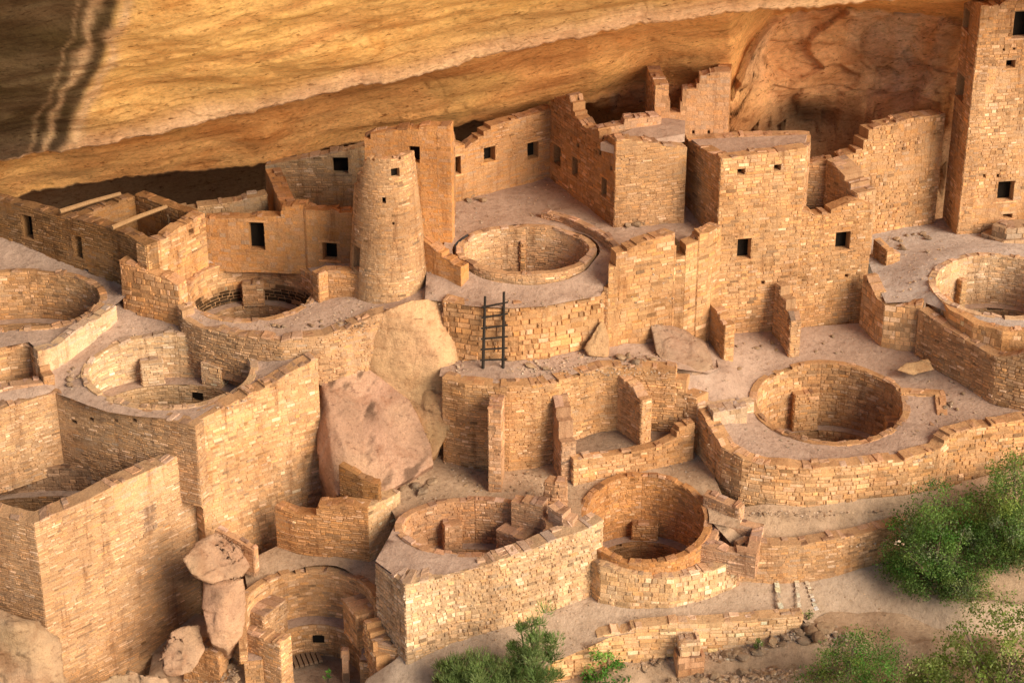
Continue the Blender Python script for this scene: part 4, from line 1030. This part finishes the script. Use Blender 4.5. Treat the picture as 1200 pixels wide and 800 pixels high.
W('bin_wall', 'little wall of a bin against the right edge of the roofless room', [PY(1024, 280, 10.2), PY(1032, 287, 9.9), PY(1040, 294, 9.6), PY(1055, 298, 9.8)], 5.2, .25, 'gold', rag=.06)
W('retaining_wall', 'long curved rubble wall holding up the mauve kiva court', [P(789, 437, 4.75), P(804, 454, 4.3), P(817, 472, 3.9), P(832, 500, 3.58), P(846, 523, 3.36), P(870, 538, 3.25), P(910, 546, 3.2), P(950, 548, 3.2), P(1000, 545, 3.2), P(1060, 538, 3.2), P(1100, 526, 3.28), P(1113, 509, 3.5), P(1150, 499, 3.6), P(1210, 489, 3.7), P(1300, 476, 3.8)], 1.0, .42, 'gold', rag=.07, **RUB)
W('shelf_wall', 'short bench wall left of the deep kiva', [P(818, 476, 3.85), P(850, 474, 3.8), P(884, 470, 3.75)], 3.0, .3, 'pale', rag=.04)
W('block_wall', 'pale stone block on the mauve court left of the deep kiva', [N(836, 483, 497, 3.5), N(876, 476, 492, 3.5)], 3.2, .45, 'pale', rag=.03, course=(.2, .3), slen=(.3, .6))
r = empty('kiva_recess', P(1085, 490, 2.4)); tag(r, 'masonry recess at the right of the deep kiva', 'recess')
wall('wall', [P(1056, 459, 3.6), P(1096, 461, 3.6), P(1098, 488, 3.35)], 2.2, .3, False, 'gold', r, rag=.05)
wall('step', [P(1058, 503, 3.2), P(1080, 497, 3.3), P(1110, 500, 3.35)], 2.6, .6, False, 'gold', r, rag=.08, course=(.12, .2))

# lower retaining wall with its cells
W('retaining_wall', 'tall wall below the ladder ledge', [P(518, 443, 4.9), P(545, 449, 4.9), P(597, 453, 4.9), P(630, 450, 4.9), P(655, 445, 4.9), P(680, 438, 4.9), P(707, 431, 4.9), P(740, 429, 4.9), P(792, 434, 4.85)], 1.6, .42, 'gold', rag=.05, plaster=.2)
GC = 'cross walls below the ladder ledge'
W('cross_wall', 'narrow free standing cross wall, leftmost below the ladder ledge', [PY(576, 462, 2.75), PY(574, 468, 2.3), PY(572, 476, 1.85)], 1.8, .36, 'rose', GC, rag=.07)
W('cross_wall', 'stepped middle cross wall at the left end of the cells', [PY(646, 455, 3.4), PY(649, 466, 3.1), PY(652, 484, 2.75), PY(655, 500, 2.5), PY(658, 530, 2.25)], 1.8, .42, 'rose', GC, rag=.10)
W('cross_wall', 'right cross wall dividing the two cells', [PY(724, 437, 4.0), PY(735, 447, 3.7), PY(745, 459, 3.35), PY(752, 470, 3.05)], 2.5, .34, 'gold', GC, rag=.06)
W('cell_wall', 'low front wall of the two cells', [N(672, 538, 563, 2.25), N(700, 536, 558, 2.25), N(740, 530, 550, 2.3), N(775, 522, 545, 2.3), N(793, 513, 541, 2.3), N(796, 499, 540, 2.3), N(814, 495, 535, 2.35)], 1.8, .3, 'gold', rag=.05)
W('retaining_wall', 'wall behind the ladder, below the raised kiva', [N(519, 350, 417, 4.95), N(545, 357, 421, 4.95), N(565, 361, 423, 4.95), N(600, 361, 424, 4.95), N(640, 358, 420, 4.95), N(677, 351, 412, 4.95), N(708, 343, 407, 4.95)], 4.4, .4, 'gold', rag=.05, course=(.11, .2), slen=(.16, .46), prot=.045)
W('court_wall', 'low curved ridge wall right of the raised rim kiva', [P(634, 249, 7.6), P(655, 253, 7.62), P(680, 262, 7.62), P(705, 275, 7.6), P(727, 296, 7.5)], 6.9, .22, 'rose', rag=.04)

# ladder
lad = empty('ladder', P(578, 433, 4.9)); tag(lad, 'dark wooden ladder leaning on the wall below the raised kiva', 'ladder')
f0, f1 = P(566, 433, 4.9), P(589.5, 433, 4.9); t0, t1 = PY(568.5, 347, f0.y+.42), PY(590.5, 342, f1.y+.42)
for a, b in ((f0, t0), (f1, t1)):
    m = MB(); m.tube([a, a.lerp(b, .5), b], [.045, .043, .036], n=8); m.build('rail', M['ladder'], lad, cols=False)
for i in range(6):
    t = .14+.145*i
    a, b = f0.lerp(t0, t), f1.lerp(t1, t); d = (b-a)*.22; m = MB(); m.tube([a-d*.7+Vector((0, -.03, 0)), b+d+Vector((0, -.03, 0))], [.030, .026], n=7); m.build('rung', M['ladder'], lad, cols=False)
# ================================================================== BOULDERS
PK = (.53, .33, .215); TN = (.60, .38, .205)
A_, B_, C_ = PY(395, 415, 4.3), PY(507, 522, 2.7), PY(440, 586, 1.05); n_ = (B_-A_).cross(C_-A_)
def onp(px, py, back=0):
    d = ray(px, py); t = n_.dot(A_-CAM)/n_.dot(d); q = CAM+d*t; return q+Vector((0, back, 0))
boulder('huge pinkish slab boulder with dark streaks in front of the ladder ledge',
        [onp(374, 436, .05), onp(395, 415), onp(430, 429), onp(480, 468), onp(506, 520), onp(509, 545, .05), onp(470, 567, .02), onp(440, 586), onp(414, 560), onp(400, 512), onp(384, 470),
         onp(366, 462, .9), onp(367, 575, 1.6), onp(392, 594, .6), PY(400, 420, 6), PY(480, 472, 5.6), PY(505, 560, 4.2), PY(380, 620, 4)], (.56, .345, .235), .022, 1.5, .055, 0, 3, streak=.6)
boulder('tall smooth tan rock under the round tower',
        [PY(415, 392, 4.6), PY(420, 430, 4.4), PY(440, 372, 4.4), PY(455, 361, 4.4), PY(484, 351, 4.7), PY(516, 347, 4.9), PY(545, 360, 5.2), PY(547, 410, 4.75), PY(534, 405, 4.4), PY(526, 440, 4.05), PY(530, 480, 3.7), PY(512, 525, 3.45), PY(480, 525, 3.7), PY(448, 490, 4.0), PY(437, 430, 4.1), PY(462, 395, 4.1), PY(500, 388, 4.15), PY(440, 380, 7.5), PY(530, 366, 7.5), PY(540, 520, 6.5), PY(420, 520, 6)], (.70, .445, .25), .035, .9, .065, 2, 8)
boulder('tan bulging rock between the slab boulder and the lower ledge wall',
        [PY(478, 430, 4.4), PY(515, 435, 4.0), PY(530, 475, 3.5), PY(529, 500, 3.2), PY(514, 530, 2.8), PY(495, 548, 2.7), PY(480, 520, 3.3), PY(470, 470, 4), PY(525, 480, 5.5), PY(480, 470, 5.5), PY(500, 560, 4.5)], TN, .06, 1.1, .07, 3, 12)
boulder('dark topped brown boulder below the bright stepped wall',
        [PY(760, 379, 5.7), PY(770, 378, 5.9), PY(800, 385, 6.0), PY(825, 402, 5.8), PY(836, 432, 4.9), PY(815, 440, 4.5), PY(785, 436, 4.5), PY(768, 415, 4.9), PY(790, 390, 7.0), PY(830, 400, 7.0), PY(840, 440, 6.5), PY(770, 440, 6)], (.46, .31, .215), .05, 1.3, .06, 0, 17)
boulder('tan stone slab leaning at the foot of the bright stepped wall',
        [PY(704, 375, 4.95), PY(684, 408, 4.6), PY(690, 417, 4.5), PY(712, 419, 4.55), PY(714, 396, 4.8), PY(708, 376, 5.1), PY(716, 415, 5.2), PY(690, 410, 5.2)], TN, .02, 1.8, .04, 1, 21)
boulder('rounded rose boulder on top of the two stacked boulders', [PY(214, 655, -1.6), PY(228, 634, -1.0), PY(252, 622, -.7), PY(282, 640, -.6), PY(292, 662, -.9), PY(283, 678, -1.5), PY(250, 684, -1.8), PY(225, 672, -1.9), PY(250, 640, .6), PY(290, 665, .6), PY(230, 660, .4), PY(262, 680, .4)], PK, .06, 1.5, .05, 1, 25)
boulder('narrow upright boulder carrying the rounded rose boulder', [PY(240, 676, -1.4), PY(286, 676, -1.2), PY(289, 712, -1.3), PY(284, 745, -1.8), PY(266, 765, -2.2), PY(246, 755, -2.2), PY(236, 715, -1.9), PY(262, 700, -1.9), PY(290, 720, .2), PY(240, 690, .2), PY(270, 780, -.5)], PK, .035, 1.4, .05, 0, 29)
boulder('brown boulder half buried left of the stacked boulders', [PY(185, 770, -2.4), PY(200, 738, -1.9), PY(235, 730, -1.6), PY(242, 760, -2.0), PY(225, 790, -2.6), PY(195, 795, -2.7), PY(230, 760, -.8), PY(200, 760, -.8)], (.48, .31, .2), .07, 1.2, .07, 0, 31)
boulder('layered rock outcrop in the bottom left corner', [PY(-60, 700, -2.6), PY(0, 712, -2.8), PY(45, 728, -2.9), PY(72, 745, -2.8), PY(78, 800, -3.4), PY(60, 860, -4), PY(-60, 860, -4.2), PY(-60, 740, -3.4), PY(20, 730, -3.5), PY(60, 760, -1.5), PY(-60, 760, -1.5), PY(70, 860, -2)], (.48, .32, .2), .06, 1.0, .08, 2, 35)
boulder('tan boulder at the left foot of the big shrub', [PY(1004, 690, .35), PY(1008, 668, .6), PY(1025, 655, .8), PY(1042, 662, .8), PY(1048, 690, .5), PY(1030, 702, .2), PY(1012, 700, .2), PY(1025, 665, 1.7), PY(1045, 690, 1.5)], TN, .05, 1.2, .05, 0, 39)
boulder('long flat tan rock lying on the mauve court below the grey platform wall', [P(1048, 434, 3.95), P(1062, 424, 4.1), P(1088, 420, 4.15), P(1096, 434, 3.9), P(1070, 440, 3.8), P(1055, 432, 3.6), P(1090, 430, 3.6)], TN, .03, 1.5, .04, 0, 43)
boulder('broad rock at the bottom edge below the stacked boulders', [PY(110, 800, -3.3), PY(150, 785, -3.0), PY(195, 792, -3.0), PY(210, 830, -3.6), PY(100, 840, -3.9), PY(150, 800, -2.2), PY(190, 830, -2.2)], (.50, .34, .22), .07, 1.2, .07, 0, 47)

# loose rocks
rk = 0
def scatter(h, spots, size, label, group):
    global rk
    for (px, py) in spots:
        q_ = on(h, px, py)
        if any(((q_.x-k['cx'])/(k['rx']+.25))**2+((q_.y-k['cy'])/(k['ry']+.25))**2 < 1 for k in KIVA.values()): continue
        loose_rock(q_, random.uniform(*size), label, group, rk); rk += 1
random.seed(21)
def rnd_spots(n, x0, x1, ytop, ybot):
    return [(x, random.uniform(ytop(x), ybot(x))) for x in [random.uniform(x0, x1) for _ in range(n)]]
scatter(hSlope, rnd_spots(115, 832, 985, lambda x: pl(x, [(836, 766), (900, 758), (945, 733), (985, 733)]), lambda x: 799), (.06, .19), 'tan stone in the rubble below the right end of the path wall', 'stones on the rubble slope')
scatter(hSlope, rnd_spots(26, 740, 836, lambda x: pl(x, [(740, 776), (836, 768)]), lambda x: 799), (.05, .13), 'small tan stone on the slope around the stepped pier', 'stones around the stepped pier')
scatter(hSlope, [(949, 742), (958, 748), (966, 738), (942, 752), (960, 757), (918, 762), (906, 752), (900, 778)], (.17, .27), 'larger tan block in the rubble at the right end of the path wall', 'larger blocks on the rubble slope')
scatter(hK, rnd_spots(55, 232, 330, lambda x: 766, lambda x: 799), (.05, .14), 'stone in the rubble at the bottom left around the thick short wall', 'stones of the bottom left rubble')
scatter(hA, [(478, 566), (486, 570), (491, 560), (499, 572), (470, 574), (506, 566), (482, 556), (495, 578), (463, 570)], (.10, .2), 'stone heaped at the foot of the slab boulder', 'stones at the foot of the slab boulder')
scatter(hLedge, [(622, 430), (640, 433), (728, 420), (736, 419), (756, 424), (765, 422), (745, 426)], (.10, .18), 'flat stone lying on the ladder ledge', 'stones on the ladder ledge')
scatter(hMid, rnd_spots(40, 865, 1040, lambda x: 603, lambda x: pl(x, [(865, 628), (1040, 612)])), (.03, .09), 'small stone on the earth bank below the long curved wall', 'stones on the earth bank')
scatter(hA, rnd_spots(26, 530, 640, lambda x: 545, lambda x: 578), (.03, .08), 'small stone on the floor of the lower court', 'stones on the lower court')
scatter(hD, [(552, 230), (560, 234), (566, 236), (549, 236), (736, 265), (744, 264), (752, 263), (760, 262), (768, 261)], (.10, .2), 'fallen stone at the foot of a house wall on the upper court', 'fallen stones on the upper court')
scatter(hC, [(1108, 478), (1114, 473), (1122, 480), (1104, 486), (866, 433), (1128, 462)], (.06, .14), 'stone lying on the mauve court beside the recess', 'stones on the mauve court')
scatter(hC, rnd_spots(14, 855, 1000, lambda x: 392, lambda x: 415), (.03, .09), 'small stone on the mauve court at the foot of the square tower', 'small stones below the square tower')
scatter(hG, rnd_spots(10, 1040, 1110, lambda x: 275, lambda x: 300), (.06, .16), 'stone lying below the tall rough wall', 'stones below the rough wall')
scatter(hB, rnd_spots(16, 235, 430, lambda x: 376, lambda x: 384), (.05, .12), 'stone on the edge of the round tower court', 'stones on the round tower court')
scatter(hAt, rnd_spots(16, 75, 130, lambda x: 430, lambda x: 470), (.05, .12), 'stone on the left court beside the pale pilaster kiva', 'stones on the left court')
# gravel
random.seed(5)
def gravel(name, h, region, n, size):
    m = MB()
    for _ in range(n):
        px, py = region(); p = on(h, px, py)
        if any(((p.x-k['cx'])/(k['rx']+.3))**2+((p.y-k['cy'])/(k['ry']+.3))**2 < 1 for k in KIVA.values()): continue
        s = random.uniform(*size); c = stone_col((.62, .46, .33), p.x, p.y, p.z)
        m.box((p.x, p.y, p.z+s*.2), (s*random.uniform(.6, 1.3), s*random.uniform(.5, 1), s*random.uniform(.3, .6)), random.uniform(0, 3.1), c, random.uniform(-.2, .2), s*.25)
    tag(m.build(name, M['rock']), 'loose gravel', None, None, 'stuff')
gravel('gravel', hSlope, lambda: (random.uniform(720, 1000), random.uniform(740, 800)), 2200, (.014, .06))
gravel('gravel', hMid, lambda: (random.uniform(850, 1060), random.uniform(598, 640)), 700, (.012, .04))
gravel('gravel', hA, lambda: (random.uniform(480, 830), random.uniform(535, 585)), 500, (.01, .03))
gravel('gravel', hK, lambda: (random.uniform(215, 325), random.uniform(768, 800)), 400, (.015, .05))
gravel('gravel', hC, lambda: (random.uniform(800, 1200), random.uniform(395, 540)), 450, (.01, .032))
gravel('gravel', hD, lambda: (random.uniform(500, 800), random.uniform(215, 360)), 450, (.01, .032))
gravel('gravel', hB, lambda: (random.uniform(215, 450), random.uniform(310, 392)), 600, (.01, .034))
gravel('gravel', hAt, lambda: (random.uniform(75, 300), random.uniform(380, 480)), 700, (.01, .035))
gravel('gravel', hLedge, lambda: (random.uniform(525, 790), random.uniform(412, 440)), 500, (.01, .035))
gravel('gravel', hPath, lambda: (random.uniform(480, 1060), random.uniform(690, 760)), 500, (.008, .025))
gravel('gravel', hG, lambda: (random.uniform(1030, 1110), random.uniform(275, 350)), 120, (.01, .035))
# pale stone strips across the path
for i, (x0, y0, x1, y1) in enumerate(((909, 677, 916, 719), (933, 678, 937, 718), (945, 681, 957, 716))):
    m = MB(); a, b = on(hPath, x0, y0), on(hPath, x1, y1); k = 7
    for j in range(k):
        p = a.lerp(b, (j+.5)/k); d = b-a
        m.box((p.x, p.y, p.z+.03), (d.length/k*.47, random.uniform(.04, .07), .014), math.atan2(d.y, d.x), stone_col((.85, .72, .58), p.x, p.y, p.z), 0, .015)
    tag(m.build('path_edging', M['rock']), ['left', 'middle', 'right'][i]+' one of three pale stone strips set across the path', 'edging', 'stone strips across the path')

# ================================================================== PLANTS
DK = ((0.065, 0.13, 0.026), (0.104, 0.195, 0.039), (0.156, 0.26, 0.065)); OL = ((0.13, 0.195, 0.039), (0.182, 0.247, 0.058), (0.247, 0.312, 0.104)); GR = ((0.182, 0.234, 0.117), (0.104, 0.182, 0.046), (0.208, 0.26, 0.13)); BR = ((0.065, 0.182, 0.026), (0.104, 0.26, 0.039), (0.169, 0.312, 0.065))
q = on(hMid, 1095, 690); bush('shrub', 'big dense green shrub right of the tan boulder', 'shrub', q+Vector((0, .5, -.1)), 1.6, 2.9, 210, 95, cols=DK+DK+GR[:1]+BR[:1], clump_r=.34, spread=.75, seed=3)
q = on(hMid, 1160, 670); bush('shrub', 'grey green tall shrub at the right edge above the path', 'shrub', q+Vector((.7, 1.0, -.1)), 1.5, 2.9, 200, 120, cols=OL+DK+GR[:1], clump_r=.34, spread=.7, seed=5)
q = on(hMid, 1185, 600); bush('shrub', 'upper dark shrub at the right edge below the long curved wall', 'shrub', q+Vector((.6, .4, -.2)), 1.1, 1.9, 120, 110, cols=DK+OL[:1], clump_r=.32, seed=8)
q = on(hPath, 1120, 706); bush('shrub', 'fine leaved low shrub along the path edge below the big shrub', 'shrub', q+Vector((.3, .5, -.1)), .9, .9, 50, 80, leaf=(.04, .07), cols=OL+GR, clump_r=.25, seed=9)
q = on(hSlope, 1000, 800); bush('shrub', 'round green shrub at the bottom edge below the path', 'shrub', q+Vector((.05, -.5, -.5)), 1.7, 2.35, 200, 80, leaf=(.04, .075), cols=DK+OL[:1]+BR[:1], clump_r=.32, spread=.8, seed=11)
q = on(hSlope, 1165, 800); bush('oak_bush', 'yellow green oak bush with bare twigs in the bottom right corner', 'shrub', q+Vector((.1, -.7, -.6)), 2.3, 3.3, 190, 75, leaf=(.06, .11), cols=OL+((.13, .17, .035), (.09, .14, .02)), clump_r=.36, open_=.25, stems=16, seed=13)
q = on(hSlope, 1080, 815); bush('oak_bush', 'small open oak bush between the round shrub and the corner oak', 'shrub', q+Vector((.1, -.5, -.5)), 1.1, 2.0, 60, 55, leaf=(.06, .10), cols=OL, clump_r=.3, open_=.3, stems=12, seed=15)
q = on(hPath, 556, 802); bush('feathery_shrub', 'broad feathery green shrub at the bottom edge, left of its taller neighbour', 'shrub', q+Vector((0, -.3, -.2)), 1.25, 1.25, 95, 150, leaf=(.07, .14), cols=((.09, .14, .04), (.13, .20, .06), (.18, .25, .09)), needle=True, clump_r=.24, spread=.5, seed=17)
q = on(hPath, 622, 795); bush('feathery_shrub', 'taller feathery green shrub in front of the left end of the path wall', 'shrub', q+Vector((0, -.2, 0)), .8, 2.3, 52, 150, leaf=(.07, .14), cols=((.09, .15, .04), (.13, .21, .06), (.19, .26, .10)), needle=True, clump_r=.22, spread=.6, lean=(.25, 0), seed=19)
q = on(hSlope, 708, 797); bush('sapling', 'small bright leafy sapling below the path wall', 'plant', q+Vector((0, -.1, -.1)), .55, 1.0, 26, 38, leaf=(.07, .12), cols=BR, clump_r=.18, seed=23, stems=6)
q = on(hSlope, 890, 764); bush('weed', 'tiny green weed in the rubble below the path wall', 'plant', q, .14, .38, 8, 26, leaf=(.04, .07), cols=DK, clump_r=.08, stems=3, seed=27)
q = on(hMid, 1035, 607); bush('weed', 'low green weed on the earth bank left of the shrubs', 'plant', q, .32, .28, 16, 34, leaf=(.04, .07), cols=OL, clump_r=.11, stems=4, seed=29)
q = on(hPath, 944, 724); bush('weed', 'tiny weed at the right end of the path wall', 'plant', q, .2, .2, 8, 24, leaf=(.03, .06), cols=OL, clump_r=.08, stems=3, seed=31)
q = on(hK, 384, 796); bush('weed', 'tiny bright weed at the bottom edge before the ruined kiva', 'plant', q, .14, .2, 8, 26, leaf=(.04, .06), cols=BR, clump_r=.07, stems=3, seed=33)

# ================================================================== CAMERA, LIGHT
cam = bpy.data.cameras.new('camera'); co = bpy.data.objects.new('camera', cam); COL.objects.link(co); scene.camera = co
co.location = CAM; co.rotation_euler = (math.pi/2-PITCH, 0, 0)
cam.sensor_width = 36; cam.lens = 36*F/1200; cam.clip_end = 2000; cam.clip_start = 1
AZ, EL = R(52), R(28)                      # from the right front
sd = Vector((math.sin(AZ)*math.cos(EL), -math.cos(AZ)*math.cos(EL), math.sin(EL)))
su = bpy.data.lights.new('sun', 'SUN'); so = bpy.data.objects.new('sun', su); COL.objects.link(so)
so.rotation_euler = sd.to_track_quat('Z', 'Y').to_euler(); su.energy = 6.3; su.angle = R(40); su.color = (1.0, .84, .625)
w = bpy.data.worlds.new('World'); scene.world = w; w.use_nodes = True; nt = w.node_tree
bg = nt.nodes['Background']; sky = nt.nodes.new('ShaderNodeTexSky'); sky.sky_type = 'NISHITA'; sky.sun_disc = False
sky.sun_elevation = EL; sky.sun_rotation = math.atan2(sd.x, sd.y); sky.altitude = 2000; sky.dust_density = 2.5
tn_ = nt.nodes.new('ShaderNodeMix'); tn_.data_type = 'RGBA'; tn_.blend_type = 'MULTIPLY'; tn_.inputs[0].default_value = 1; tn_.inputs[7].default_value = (1.0, .88, .74, 1)
nt.links.new(sky.outputs[0], tn_.inputs[6]); nt.links.new(tn_.outputs[2], bg.inputs[0]); bg.inputs[1].default_value = .15
scene.view_settings.view_transform = 'Standard'; scene.view_settings.look = 'None'; scene.view_settings.exposure = 0; scene.view_settings.gamma = 1
scene.cycles.max_bounces = 6; scene.cycles.diffuse_bounces = 4
